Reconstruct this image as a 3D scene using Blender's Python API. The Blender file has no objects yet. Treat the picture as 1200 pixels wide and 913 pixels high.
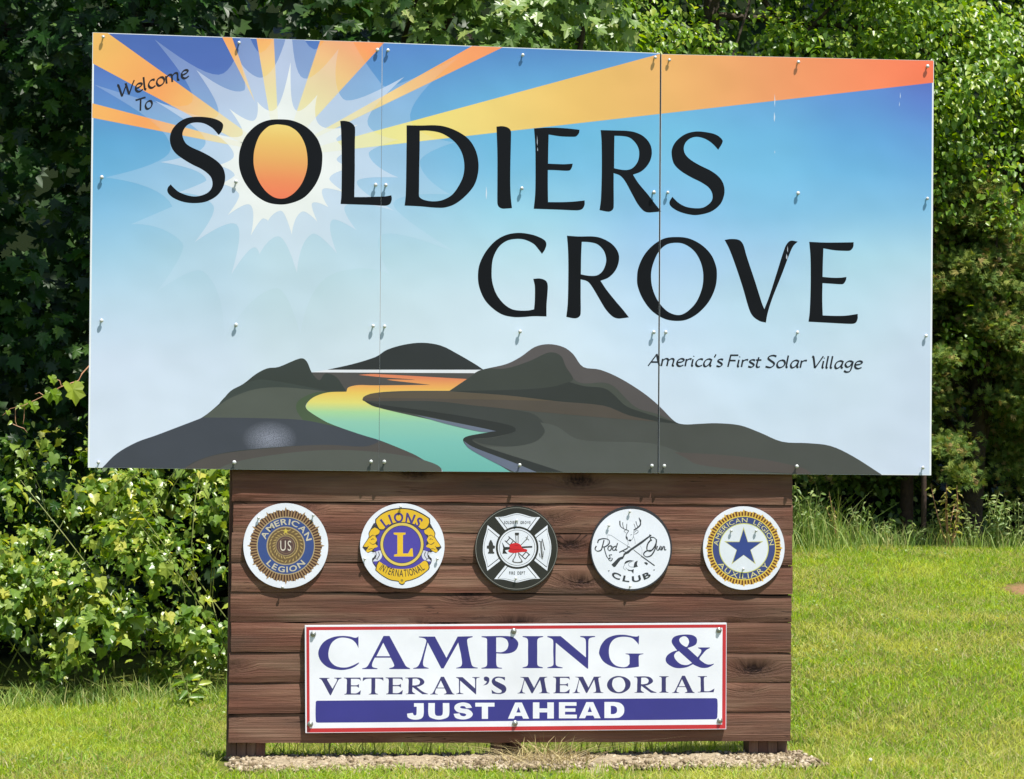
import bpy, bmesh, math, random
import numpy as np
from mathutils import Vector, Matrix
from mathutils.geometry import tessellate_polygon

random.seed(7); rng = np.random.default_rng(7)
sc = bpy.context.scene
COL = sc.collection

# ------------------------------------------------------------------ camera
ZB = 1.24                                    # height of the big panel's lower edge
F, YAW, PITCH, ROLL = 3000.0, 0.1433277, 0.02623354, 0.01002161
CAM = Vector((0.22470539, -10.88108778, 0.06380893 + ZB))
_fw = Vector((math.sin(YAW)*math.cos(PITCH), math.cos(YAW)*math.cos(PITCH), math.sin(PITCH)))
_r = Vector((math.cos(YAW), -math.sin(YAW), 0)); _u = _r.cross(_fw)
RT = _r*math.cos(ROLL) + _u*math.sin(ROLL); UP = -_r*math.sin(ROLL) + _u*math.cos(ROLL)
cd = bpy.data.cameras.new('camera'); cam = bpy.data.objects.new('camera', cd); COL.objects.link(cam)
m3 = Matrix((RT, UP, -_fw)).transposed()
cam.matrix_world = Matrix.Translation(CAM) @ m3.to_4x4()
cd.sensor_width = 36; cd.lens = F/1200*36; cd.clip_end = 500; cd.clip_start = 0.1
sc.camera = cam

def P(px, py, Y=0.0):
    """point of the vertical plane y=Y that the photograph's pixel shows"""
    d = _fw + RT*((px-600)/F) - UP*((py-456.5)/F)
    t = (Y-CAM.y)/d.y
    return CAM + d*t
_fwn, _rn, _un, _cn = [np.array(v) for v in (_fw, RT, UP, CAM)]
def project(p):
    d = np.asarray(p)-_cn; z = d@_fwn
    return 600+F*(d@_rn)/z, 456.5-F*(d@_un)/z, z

# ------------------------------------------------------------------ light
SUN = Vector((0.76, -1.0, 2.9)).normalized()          # towards the sun
w = bpy.data.worlds.new('World'); sc.world = w; w.use_nodes = True
nt = w.node_tree; bg = nt.nodes['Background']
sky = nt.nodes.new('ShaderNodeTexSky'); sky.sky_type = 'NISHITA'; sky.sun_disc = False
sky.sun_elevation = math.asin(SUN.z); sky.sun_rotation = math.atan2(SUN.x, SUN.y)
nt.links.new(sky.outputs[0], bg.inputs[0]); bg.inputs[1].default_value = 0.10
sl = bpy.data.lights.new('sun', 'SUN'); sl.energy = 5.0; sl.angle = math.radians(0.5); sl.color = (1, 0.955, 0.88)
so = bpy.data.objects.new('sun', sl); COL.objects.link(so); so.location = (6, -12, 30)
so.rotation_euler = SUN.to_track_quat('Z', 'Y').to_euler()
sc.view_settings.view_transform = 'Standard'; sc.view_settings.look = 'None'
sc.view_settings.gamma = 1; sc.view_settings.exposure = 0.62
sc.cycles.max_bounces = 6; sc.cycles.transmission_bounces = 4; sc.cycles.transparent_max_bounces = 12

# ------------------------------------------------------------------ helpers
def lin(h, k=1.0):
    h = h.lstrip('#'); o = []
    for i in (0, 2, 4):
        c = int(h[i:i+2], 16)/255
        o.append((c/12.92 if c <= 0.04045 else ((c+0.055)/1.055)**2.4)*k)
    if k != 1.0: o = [o[0]*.975, o[1]*.955, o[2]*1.02]        # ink balance: warm sunlight on the print
    return (*o, 1)
KP = 0.885                                             # print: photo colour to ink albedo
def obj(name, me, parent=None, mats=None):
    o = bpy.data.objects.new(name, me); COL.objects.link(o)
    if parent is not None:
        o.parent = parent
    if mats:
        for m in (mats if isinstance(mats, list) else [mats]):
            if not len(me.materials) or m.name not in [x.name for x in me.materials]: me.materials.append(m)
    return o
def thing(name, label, cat, loc=(0, 0, 0), group=None):
    o = bpy.data.objects.new(name, None); COL.objects.link(o); o.location = loc; o.empty_display_size = .1
    o['label'] = label; o['category'] = cat
    if group: o['group'] = group
    return o
def tag(o, label, cat, group=None, kind=None):
    o['label'] = label; o['category'] = cat
    if group: o['group'] = group
    if kind: o['kind'] = kind
    return o
def rootloc(p):
    v = Vector((0, 0, 0))
    while p is not None:
        v += Vector(p.location); p = p.parent
    return v
def mesh(name, verts, faces, smooth=False):
    me = bpy.data.meshes.new(name); me.from_pydata([tuple(v) for v in verts], [], faces); me.update()
    if smooth:
        for p in me.polygons: p.use_smooth = True
    return me
def part(name, verts, faces, mat, parent, smooth=False):
    L = rootloc(parent)
    return obj(name, mesh(name, [Vector(v)-L for v in verts], faces, smooth), parent, mat)

def new_mat(name):
    m = bpy.data.materials.new(name); m.use_nodes = True
    return m, m.node_tree.nodes, m.node_tree.links, m.node_tree.nodes['Principled BSDF']
def N(nodes, t, **kw):
    n = nodes.new(t)
    for k, v in kw.items(): setattr(n, k, v)
    return n
def ramp(nodes, stops, interp='LINEAR'):
    r = nodes.new('ShaderNodeValToRGB'); cr = r.color_ramp; cr.interpolation = interp
    while len(cr.elements) < len(stops): cr.elements.new(0.5)
    for e, (p, c) in zip(cr.elements, stops): e.position = p; e.color = c
    return r
_ink = {}
def ink(hexc, rough=0.42, k=KP):
    key = (hexc, rough, k)
    if key in _ink: return _ink[key]
    m, n, l, b = new_mat('ink_'+hexc.strip('#'))
    c = lin(hexc, k)
    geo = N(n, 'ShaderNodeNewGeometry'); no = N(n, 'ShaderNodeTexNoise'); no.inputs['Scale'].default_value = 3.0; no.inputs['Detail'].default_value = 9; no.inputs['Roughness'].default_value = .65
    l.new(geo.outputs['Position'], no.inputs['Vector'])
    rp = ramp(n, [(0.3, tuple(x*0.9 for x in c[:3])+(1,)), (0.7, tuple(min(1, x*1.04) for x in c[:3])+(1,))])
    l.new(no.outputs['Fac'], rp.inputs[0]); l.new(rp.outputs[0], b.inputs['Base Color'])
    b.inputs['Roughness'].default_value = rough; b.inputs['Specular IOR Level'].default_value = 0.5
    nb = N(n, 'ShaderNodeTexNoise'); nb.inputs['Scale'].default_value = 2.2; l.new(geo.outputs['Position'], nb.inputs['Vector']); bp = N(n, 'ShaderNodeBump'); bp.inputs['Distance'].default_value = .02; bp.inputs['Strength'].default_value = .5; l.new(nb.outputs['Fac'], bp.inputs['Height']); l.new(bp.outputs[0], b.inputs['Normal'])
    _ink[key] = m; return m
def ramp_mat(name, centre, rmax, stops, axis=None, rough=0.42):
    """printed gradient: by distance from a point, or along the height"""
    m, n, l, b = new_mat(name)
    geo = N(n, 'ShaderNodeNewGeometry')
    if axis is None:
        d = N(n, 'ShaderNodeVectorMath', operation='DISTANCE'); l.new(geo.outputs['Position'], d.inputs[0]); d.inputs[1].default_value = centre
        src = d.outputs['Value']; a0, a1 = 0, rmax
    else:
        s = N(n, 'ShaderNodeSeparateXYZ'); l.new(geo.outputs['Position'], s.inputs[0]); src = s.outputs['Z']; a0, a1 = centre, rmax
    mr = N(n, 'ShaderNodeMapRange'); l.new(src, mr.inputs[0]); mr.inputs[1].default_value = a0; mr.inputs[2].default_value = a1
    rp = ramp(n, [(p, lin(c, KP)) for p, c in stops]); l.new(mr.outputs[0], rp.inputs[0]); l.new(rp.outputs[0], b.inputs['Base Color'])
    b.inputs['Roughness'].default_value = rough
    return m
def veil_mat(name, hexc, op0, op1, centre, r0, r1):
    """translucent white ink of a starburst, thinner away from the sun"""
    m, n, l, b = new_mat(name)
    b.inputs['Base Color'].default_value = lin(hexc, KP); b.inputs['Roughness'].default_value = .42
    geo = N(n, 'ShaderNodeNewGeometry'); d = N(n, 'ShaderNodeVectorMath', operation='DISTANCE'); l.new(geo.outputs['Position'], d.inputs[0]); d.inputs[1].default_value = centre
    mr = N(n, 'ShaderNodeMapRange'); l.new(d.outputs['Value'], mr.inputs[0])
    for i, v in enumerate((r0, r1, op0, op1)): mr.inputs[i+1].default_value = v
    tr = N(n, 'ShaderNodeBsdfTransparent'); mx = N(n, 'ShaderNodeMixShader')
    l.new(mr.outputs[0], mx.inputs[0]); l.new(tr.outputs[0], mx.inputs[1]); l.new(b.outputs[0], mx.inputs[2])
    l.new(mx.outputs[0], n['Material Output'].inputs[0])
    return m

def spline(pts, closed=True, seg=5):
    """Catmull-Rom through points; a third item marks a corner"""
    n = len(pts); P2 = [Vector(p[:2]) for p in pts]; cor = [len(p) > 2 for p in pts]; out = []
    for i in range(n if closed else n-1):
        j = (i+1) % n; a, b = P2[i], P2[j]
        ta = Vector((0, 0)); tb = Vector((0, 0))
        if not cor[i] and (closed or i > 0): ta = (b-P2[i-1])*0.5
        else: ta = (b-a)
        if not cor[j] and (closed or j < n-1): tb = (P2[(j+1) % n]-a)*0.5
        else: tb = (b-a)
        L = (b-a).length
        for t_ in (ta, tb):
            if t_.length > L*1.3 and t_.length > 0: t_ *= L*1.3/t_.length
        out.append(a.copy())
        if cor[i] and cor[j]: continue
        for s in range(1, seg):
            t = s/seg; h = (2*t**3-3*t**2+1, t**3-2*t**2+t, -2*t**3+3*t**2, t**3-t**2)
            out.append(a*h[0]+ta*h[1]+b*h[2]+tb*h[3])
    if not closed: out.append(P2[-1].copy())
    return out
def poly(*a):  # straight polygon
    return [Vector(p[:2]) for p in a]
def tess(loops):
    vs = [Vector((p[0], p[1], 0)) for l in loops for p in l]
    tris = tessellate_polygon([[Vector((p[0], p[1], 0)) for p in l] for l in loops])
    return vs, tris
STEP = 0.00003
STUFFY = {'lettering', 'club_script', 'emblem_pleats', 'laurel', 'ladder', 'pike', 'antlers', 'deer_head', 'arm_writing', 'rifle_detail', 'fish_line', 'dot', 'rod_handle', 'fishing_rod', 'helmet_line'}
class Sheet:
    """flat print on a sign face: every layer lies a little in front of the last"""
    def __init__(s, y, parent, clips=None): s.y = y; s.k = 0; s.parent = parent; s.clips = clips
    def add(s, name, loops, mat, label=None, hold=False, parent=None):
        """loops: list of outlines in photograph pixels"""
        if not hold: s.k += 1
        Y = s.y - s.k*STEP
        vs, tris = tess(loops)
        return s.tri(name, [P(v.x, v.y, Y) for v in vs], tris, mat, label, parent)
    def tri(s, name, pts, tris, mat, label=None, parent=None):
        small = name in STUFFY
        res = []
        if s.clips:
            xs = [p.x for p in pts]; x0, x1 = min(xs), max(xs)
            for panel, (c0, c1, zf) in s.clips.items():
                if x1 < c0(0) or x0 > c1(0): pass
                bm = bmesh.new(); vv = [bm.verts.new(p) for p in pts]
                for t in tris:
                    try: bm.faces.new([vv[i] for i in t])
                    except ValueError: pass
                for co, no in zf:
                    bmesh.ops.bisect_plane(bm, geom=bm.verts[:]+bm.edges[:]+bm.faces[:], plane_co=co, plane_no=no, clear_outer=True, dist=1e-6)
                if len(bm.faces):
                    L = rootloc(panel)
                    for v in bm.verts: v.co -= L
                    me = bpy.data.meshes.new(name); bm.to_mesh(me); o = obj(name, me, panel, mat)
                    if label: o['label'] = label
                    if small: o['kind'] = 'stuff'
                    res.append(o)
                bm.free()
            return res
        o = part(name, pts, [tuple(t) for t in tris], mat, parent or s.parent)
        if label: o['label'] = label
        if small: o['kind'] = 'stuff'
        return [o]

def tr(pts, ox, oy, sc_):
    return [(ox+p[0]/sc_, oy+p[1]/sc_)+tuple(p[2:]) for p in pts]
c = 'c'

# ------------------------------------------------------------------ materials of the place
def wood_mat():
    m, n, l, b = new_mat('stained_plank_wood')
    geo = N(n, 'ShaderNodeNewGeometry'); oi = N(n, 'ShaderNodeObjectInfo')
    mul = N(n, 'ShaderNodeVectorMath', operation='SCALE'); cmb = N(n, 'ShaderNodeCombineXYZ')
    l.new(oi.outputs['Random'], cmb.inputs[0]); l.new(oi.outputs['Random'], cmb.inputs[2]); l.new(cmb.outputs[0], mul.inputs[0]); mul.inputs['Scale'].default_value = 37
    add = N(n, 'ShaderNodeVectorMath', operation='ADD'); l.new(geo.outputs['Position'], add.inputs[0]); l.new(mul.outputs[0], add.inputs[1])
    # knots
    mk = N(n, 'ShaderNodeMapping'); mk.inputs['Scale'].default_value = (1.55, .1, 4.2); l.new(add.outputs[0], mk.inputs[0])
    vo = N(n, 'ShaderNodeTexVoronoi'); vo.inputs['Scale'].default_value = 1.5; l.new(mk.outputs[0], vo.inputs['Vector'])
    kn = N(n, 'ShaderNodeMapRange'); l.new(vo.outputs['Distance'], kn.inputs[0]); kn.inputs[1].default_value = .34; kn.inputs[2].default_value = .03; kn.inputs[3].default_value = 0; kn.inputs[4].default_value = 1
    # grain, bent round the knots
    off = N(n, 'ShaderNodeCombineXYZ'); k2 = N(n, 'ShaderNodeMath', operation='MULTIPLY'); l.new(kn.outputs[0], k2.inputs[0]); k2.inputs[1].default_value = .05; l.new(k2.outputs[0], off.inputs[2])
    a2 = N(n, 'ShaderNodeVectorMath', operation='ADD'); l.new(add.outputs[0], a2.inputs[0]); l.new(off.outputs[0], a2.inputs[1])
    mp = N(n, 'ShaderNodeMapping'); mp.inputs['Scale'].default_value = (2.0, 12, 85); l.new(a2.outputs[0], mp.inputs[0])
    n1 = N(n, 'ShaderNodeTexNoise'); n1.inputs['Scale'].default_value = 1.0; n1.inputs['Detail'].default_value = 8; n1.inputs['Roughness'].default_value = .68; n1.inputs['Distortion'].default_value = .8; l.new(mp.outputs[0], n1.inputs['Vector'])
    mp2 = N(n, 'ShaderNodeMapping'); mp2.inputs['Scale'].default_value = (1.1, 1, 9); l.new(a2.outputs[0], mp2.inputs[0])
    n2 = N(n, 'ShaderNodeTexNoise'); n2.inputs['Scale'].default_value = 1.6; n2.inputs['Detail'].default_value = 5; l.new(mp2.outputs[0], n2.inputs['Vector'])
    r1 = ramp(n, [(.22, lin('#3e2a1f')), (.42, lin('#614535')), (.6, lin('#735543')), (.8, lin('#8a6b57'))]); l.new(n1.outputs['Fac'], r1.inputs[0])
    r2 = ramp(n, [(.3, lin('#4e3c33')), (.5, lin('#6e4b3a')), (.72, lin('#94775f'))]); l.new(n2.outputs['Fac'], r2.inputs[0])
    mx = N(n, 'ShaderNodeMix', data_type='RGBA', blend_type='MIX'); mx.inputs[0].default_value = .55; l.new(r1.outputs[0], mx.inputs[6]); l.new(r2.outputs[0], mx.inputs[7])
    nr = N(n, 'ShaderNodeTexNoise'); nr.inputs['Scale'].default_value = 1.3; nr.inputs['Detail'].default_value = 4; mpr = N(n, 'ShaderNodeMapping'); mpr.inputs['Scale'].default_value = (1.2, 1, 5); l.new(add.outputs[0], mpr.inputs[0]); l.new(mpr.outputs[0], nr.inputs['Vector'])
    mrr = N(n, 'ShaderNodeMapRange'); l.new(nr.outputs['Fac'], mrr.inputs[0]); mrr.inputs[1].default_value = .42; mrr.inputs[2].default_value = .64; mrr.inputs[4].default_value = .72
    mxr = N(n, 'ShaderNodeMix', data_type='RGBA', blend_type='MULTIPLY'); l.new(mrr.outputs[0], mxr.inputs[0]); l.new(mx.outputs[2], mxr.inputs[6]); mxr.inputs[7].default_value = (1.0, .66, .60, 1); mx = mxr
    kp = N(n, 'ShaderNodeMath', operation='POWER'); l.new(kn.outputs[0], kp.inputs[0]); kp.inputs[1].default_value = 1.5
    no3 = N(n, 'ShaderNodeTexNoise'); no3.inputs['Scale'].default_value = 60; l.new(a2.outputs[0], no3.inputs['Vector'])
    km = N(n, 'ShaderNodeMath', operation='MULTIPLY'); l.new(kp.outputs[0], km.inputs[0]); l.new(no3.outputs['Fac'], km.inputs[1])
    k3 = N(n, 'ShaderNodeMath', operation='MULTIPLY'); l.new(km.outputs[0], k3.inputs[0]); k3.inputs[1].default_value = 2.2; k3.use_clamp = True
    mx2 = N(n, 'ShaderNodeMix', data_type='RGBA'); l.new(k3.outputs[0], mx2.inputs[0]); l.new(mx.outputs[2], mx2.inputs[6]); mx2.inputs[7].default_value = lin('#24120e')
    mc = N(n, 'ShaderNodeMapping'); mc.inputs['Scale'].default_value = (1.3, 1, 26); l.new(a2.outputs[0], mc.inputs[0]); nc_ = N(n, 'ShaderNodeTexNoise'); nc_.inputs['Scale'].default_value = 1.7; nc_.inputs['Detail'].default_value = 3; l.new(mc.outputs[0], nc_.inputs['Vector'])
    s1 = N(n, 'ShaderNodeMath', operation='SUBTRACT'); l.new(nc_.outputs['Fac'], s1.inputs[0]); s1.inputs[1].default_value = .5; ab = N(n, 'ShaderNodeMath', operation='ABSOLUTE'); l.new(s1.outputs[0], ab.inputs[0])
    cr = N(n, 'ShaderNodeMapRange'); l.new(ab.outputs[0], cr.inputs[0]); cr.inputs[1].default_value = .012; cr.inputs[2].default_value = .0; n5_ = N(n, 'ShaderNodeTexNoise'); n5_.inputs['Scale'].default_value = 2.6; l.new(add.outputs[0], n5_.inputs['Vector'])
    c5 = N(n, 'ShaderNodeMapRange'); l.new(n5_.outputs['Fac'], c5.inputs[0]); c5.inputs[1].default_value = .5; c5.inputs[2].default_value = .62; cm = N(n, 'ShaderNodeMath', operation='MULTIPLY'); l.new(cr.outputs[0], cm.inputs[0]); l.new(c5.outputs[0], cm.inputs[1])
    mx5 = N(n, 'ShaderNodeMix', data_type='RGBA'); l.new(cm.outputs[0], mx5.inputs[0]); l.new(mx2.outputs[2], mx5.inputs[6]); mx5.inputs[7].default_value = lin('#20120d'); mx2 = mx5
    # per board tone
    hs = N(n, 'ShaderNodeHueSaturation'); l.new(mx2.outputs[2], hs.inputs['Color'])
    mr = N(n, 'ShaderNodeMapRange'); l.new(oi.outputs['Random'], mr.inputs[0]); mr.inputs[3].default_value = .78; mr.inputs[4].default_value = 1.14; l.new(mr.outputs[0], hs.inputs['Value'])
    hs.inputs['Saturation'].default_value = .92
    l.new(hs.outputs[0], b.inputs['Base Color']); b.inputs['Roughness'].default_value = .75; b.inputs['Specular IOR Level'].default_value = .2
    bp = N(n, 'ShaderNodeBump'); bp.inputs['Strength'].default_value = .9; bp.inputs['Distance'].default_value = .006
    hsum = N(n, 'ShaderNodeMath', operation='SUBTRACT'); l.new(n1.outputs['Fac'], hsum.inputs[0]); l.new(k3.outputs[0], hsum.inputs[1]); l.new(hsum.outputs[0], bp.inputs['Height']); l.new(bp.outputs[0], b.inputs['Normal'])
    return m
WOOD = wood_mat()
def simple(name, col, rough=.6, metal=0, scale=20, var=.25, bump=0):
    m, n, l, b = new_mat(name); cc = lin(col)
    g = N(n, 'ShaderNodeNewGeometry'); no = N(n, 'ShaderNodeTexNoise'); no.inputs['Scale'].default_value = scale; no.inputs['Detail'].default_value = 6; l.new(g.outputs['Position'], no.inputs['Vector'])
    r = ramp(n, [(.3, tuple(x*(1-var) for x in cc[:3])+(1,)), (.7, tuple(min(1, x*(1+var)) for x in cc[:3])+(1,))]); l.new(no.outputs['Fac'], r.inputs[0]); l.new(r.outputs[0], b.inputs['Base Color'])
    b.inputs['Roughness'].default_value = rough; b.inputs['Metallic'].default_value = metal
    if bump:
        bp = N(n, 'ShaderNodeBump'); bp.inputs['Distance'].default_value = bump; bp.inputs['Strength'].default_value = 1; l.new(no.outputs['Fac'], bp.inputs['Height']); l.new(bp.outputs[0], b.inputs['Normal'])
    return m
ALU = simple('painted_aluminium', '#dfe4e8', .45, 0, 8, .04)
BOLT = simple('bolt_metal', '#c9ccca', .35, .3, 30, .15)
SCREW = simple('galvanised_bolt', '#9aa09a', .4, .6, 60, .3)
BARK = simple('bark', '#3a3026', .9, 0, 25, .45, .02)
STEM = simple('green_stem', '#7d8448', .6, 0, 20, .2)
REDSTEM = simple('reddish_stem', '#a5795a', .6, 0, 20, .2)

# ------------------------------------------------------------------ ground
def sstep(a, b, x):
    t = np.clip((np.asarray(x, float)-a)/(b-a), 0, 1); return t*t*(3-2*t)
def vnoise(x, y, s, seed=0):
    """smooth value noise on arrays"""
    r = np.random.default_rng(seed).random((256, 256)); x = np.asarray(x, float)*s+1000.3; y = np.asarray(y, float)*s+1000.7
    xi = np.floor(x).astype(int); yi = np.floor(y).astype(int); fx = x-xi; fy = y-yi; fx = fx*fx*(3-2*fx); fy = fy*fy*(3-2*fy)
    g = lambda i, j: r[i % 256, j % 256]
    return (g(xi, yi)*(1-fx)+g(xi+1, yi)*fx)*(1-fy)+(g(xi, yi+1)*(1-fx)+g(xi+1, yi+1)*fx)*fy
def ground_z(x, y):
    x = np.asarray(x, float); y = np.asarray(y, float)
    back = sstep(.22, .75, y)
    right = sstep(2.3, 3.9, x)
    z = -.13*back*(1-right)
    z = z + right*.70*np.clip((y-.25)/5.75, 0, 1)**.93*(1-sstep(6.0, 7.5, y)*.12)
    z = z + (1-right)*sstep(1.5, 5, y)*(.10*sstep(-.6, 1.6, x))*1.2
    z = z - .10*sstep(.2, -3, y)*1.0 - .25*sstep(-3, -9, y)
    z = z + np.clip(y-9.0, 0, 30)*.42 + np.clip(np.abs(x-2)-14, 0, 30)*.06*sstep(2, 10, y)
    z = z + .018*(vnoise(x, y, 1.3, 3)-.5)*sstep(.3, 1.2, np.abs(y))
    return z
def ground_mat():
    m, n, l, b = new_mat('lawn_soil')
    g = N(n, 'ShaderNodeNewGeometry'); n1 = N(n, 'ShaderNodeTexNoise'); n1.inputs['Scale'].default_value = 1.2; n1.inputs['Detail'].default_value = 7; l.new(g.outputs['Position'], n1.inputs['Vector'])
    n2 = N(n, 'ShaderNodeTexNoise'); n2.inputs['Scale'].default_value = 45; n2.inputs['Detail'].default_value = 6; l.new(g.outputs['Position'], n2.inputs['Vector'])
    r1 = ramp(n, [(.3, lin('#45561c')), (.6, lin('#626c28')), (.8, lin('#7a7640'))]); l.new(n1.outputs['Fac'], r1.inputs[0])
    r2 = ramp(n, [(.35, lin('#38401a')), (.65, lin('#747440'))]); l.new(n2.outputs['Fac'], r2.inputs[0])
    mx = N(n, 'ShaderNodeMix', data_type='RGBA'); mx.inputs[0].default_value = .5; l.new(r1.outputs[0], mx.inputs[6]); l.new(r2.outputs[0], mx.inputs[7])
    # leaf litter on the wooded rise behind, gap shade put into its colour
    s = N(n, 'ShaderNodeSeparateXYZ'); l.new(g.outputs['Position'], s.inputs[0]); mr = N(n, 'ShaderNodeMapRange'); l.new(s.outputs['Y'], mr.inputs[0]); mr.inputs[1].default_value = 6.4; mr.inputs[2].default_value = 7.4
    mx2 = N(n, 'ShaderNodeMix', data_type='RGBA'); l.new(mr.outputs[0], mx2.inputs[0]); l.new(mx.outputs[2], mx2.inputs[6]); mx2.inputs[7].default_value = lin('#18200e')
    # bare patch of earth
    bare = P(1196, 702, 4.4); d = N(n, 'ShaderNodeVectorMath', operation='DISTANCE'); l.new(g.outputs['Position'], d.inputs[0]); d.inputs[1].default_value = (5.80, 4.3, .5)
    ad = N(n, 'ShaderNodeMath', operation='MULTIPLY_ADD'); l.new(n2.outputs['Fac'], ad.inputs[0]); ad.inputs[1].default_value = .35; l.new(d.outputs['Value'], ad.inputs[2])
    mb = N(n, 'ShaderNodeMapRange'); l.new(ad.outputs[0], mb.inputs[0]); mb.inputs[1].default_value = .54; mb.inputs[2].default_value = .40
    mx3 = N(n, 'ShaderNodeMix', data_type='RGBA'); l.new(mb.outputs[0], mx3.inputs[0]); l.new(mx2.outputs[2], mx3.inputs[6]); mx3.inputs[7].default_value = lin('#8a6c50')
    l.new(mx3.outputs[2], b.inputs['Base Color']); b.inputs['Roughness'].default_value = 1; b.inputs['Specular IOR Level'].default_value = .05
    bp = N(n, 'ShaderNodeBump'); bp.inputs['Distance'].default_value = .02; l.new(n2.outputs['Fac'], bp.inputs['Height']); l.new(bp.outputs[0], b.inputs['Normal'])
    return m
def grid_axis(lo, hi, a, b, fine, coarse):
    return np.unique(np.concatenate([np.arange(lo, a, coarse), np.arange(a, b, fine), np.arange(b, hi+coarse, coarse)]))
gx = grid_axis(-90, 94, -4, 9, .12, 3.0); gy = grid_axis(-60, 90, -3, 9, .12, 3.0)
GX, GY = np.meshgrid(gx, gy); GZ = ground_z(GX, GY)
nx_, ny_ = len(gx), len(gy)
gv = np.stack([GX.ravel(), GY.ravel(), GZ.ravel()], 1)
gf = [(j*nx_+i, j*nx_+i+1, (j+1)*nx_+i+1, (j+1)*nx_+i) for j in range(ny_-1) for i in range(nx_-1)]
go = obj('ground', mesh('ground', gv, gf, True), None, ground_mat()); go['kind'] = 'structure'

# ------------------------------------------------------------------ welcome sign
WS = thing('welcome_sign', 'big landscape sign welcoming to Soldiers Grove with sun rays and river picture', 'sign', (1.83, 0, ZB))
PANELS = [((108.5, 38), (447.8, 49.8), (443.8, 552.2), (103, 548)),
          ((448.2, 49.8), (773.4, 62.2), (770.6, 554.5), (444.2, 552.2)),
          ((775.2, 63.4), (1094.4, 71), (1091.2, 557), (772.3, 554.6))]
def quadbox(quad_px, yf, th):
    f = [P(x, y, yf) for x, y in quad_px]; bk = [v+Vector((0, th, 0)) for v in f]
    return f+bk, [(3, 2, 1, 0), (4, 5, 6, 7), (0, 1, 5, 4), (1, 2, 6, 5), (2, 3, 7, 6), (3, 0, 4, 7)]
clips = {}
for pi, q in enumerate(PANELS):
    v, f = quadbox(q, 0, .008); pn = part('panel', v, f, ALU, WS)
    cen = sum((v[i] for i in range(4)), Vector())/4; planes = []
    for i in range(4):
        a, b_ = v[i], v[(i+1) % 4]; e = b_-a; no = Vector((e.z, 0, -e.x)).normalized()
        if (cen-a).dot(no) > 0: no = -no
        planes.append((a-no*(.0002 if (i == 1 and pi < 2) or (i == 3 and pi > 0) else .0022 if i in (1, 3) else .001), no))
    x0 = min(t.x for t in v); x1 = max(t.x for t in v)
    clips[pn] = ((lambda s, x=x0: x), (lambda s, x=x1: x), planes)
SH = Sheet(0, WS, clips)
# printed sky, colour table over the face
cols_x = [105, 250, 330, 450, 620, 780, 900, 1000, 1095]
rows_y = [40, 80, 120, 160, 200, 250, 300, 350, 420, 560]
tab = ['4668b0 4668b0 4a6eb4 4e7fc2 4b7ec2 5080c8 5a80c8 5878c4 5a66b8',
       '5074ba 4c6cb4 5b7fc0 5a93cc 5a9bd0 5fa2d4 5c94d0 5a86cc 5b6cbc',
       '5b8cc8 5a8cc8 6a9acc 62a2d2 68b4dc 6cb6de 66a8d8 5c95d2 5a80cc',
       '5aa4d0 62a8d4 84b4d6 74b2d8 6abadf 72c0e0 6cb8e0 60a8da 5e9ad4',
       '68b0d8 7ab8dc 98c4dc 86bcdc 78c0e0 7cc2e4 74bee2 6cb6e0 6aaedc',
       '86c0e0 98c8de acd2de a4cee2 9ed6e8 8cc4e8 84c4e6 86c4e4 88c4e4',
       'a2cfe4 acd2e0 b8d8de b8dae4 bce0ea a8d0ee a4cee8 acd8e6 b0d8e6',
       'bcdaea bcd8e4 bed8de c6dee4 cfe5ee bedcf0 b8dae8 bcdce8 c4dce8',
       'd0e0ee cfe0ec cddfe6 d3e4ea d6e8f0 cde2f0 c6deec cadfea c8dae8',
       'dde9f2 dce8f2 dce8f2 dce8f0 dce8f0 dbe7f1 d6e4ef d2e0ed d0deec']
TB = np.array([[lin(cx_, KP)[:3] for cx_ in r.split()] for r in tab])
def skycol(px, py):
    px = np.clip(px, cols_x[0], cols_x[-1]); py = np.clip(py, rows_y[0], rows_y[-1])
    i = np.clip(np.searchsorted(cols_x, px)-1, 0, len(cols_x)-2); j = np.clip(np.searchsorted(rows_y, py)-1, 0, len(rows_y)-2)
    cx0 = np.array(cols_x)[i]; cx1 = np.array(cols_x)[i+1]; ry0 = np.array(rows_y)[j]; ry1 = np.array(rows_y)[j+1]
    u = ((px-cx0)/(cx1-cx0))[:, None]; v = ((py-ry0)/(ry1-ry0))[:, None]; u = u*u*(3-2*u)
    return (TB[j, i]*(1-u)+TB[j, i+1]*u)*(1-v)+(TB[j+1, i]*(1-u)+TB[j+1, i+1]*u)*v
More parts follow.
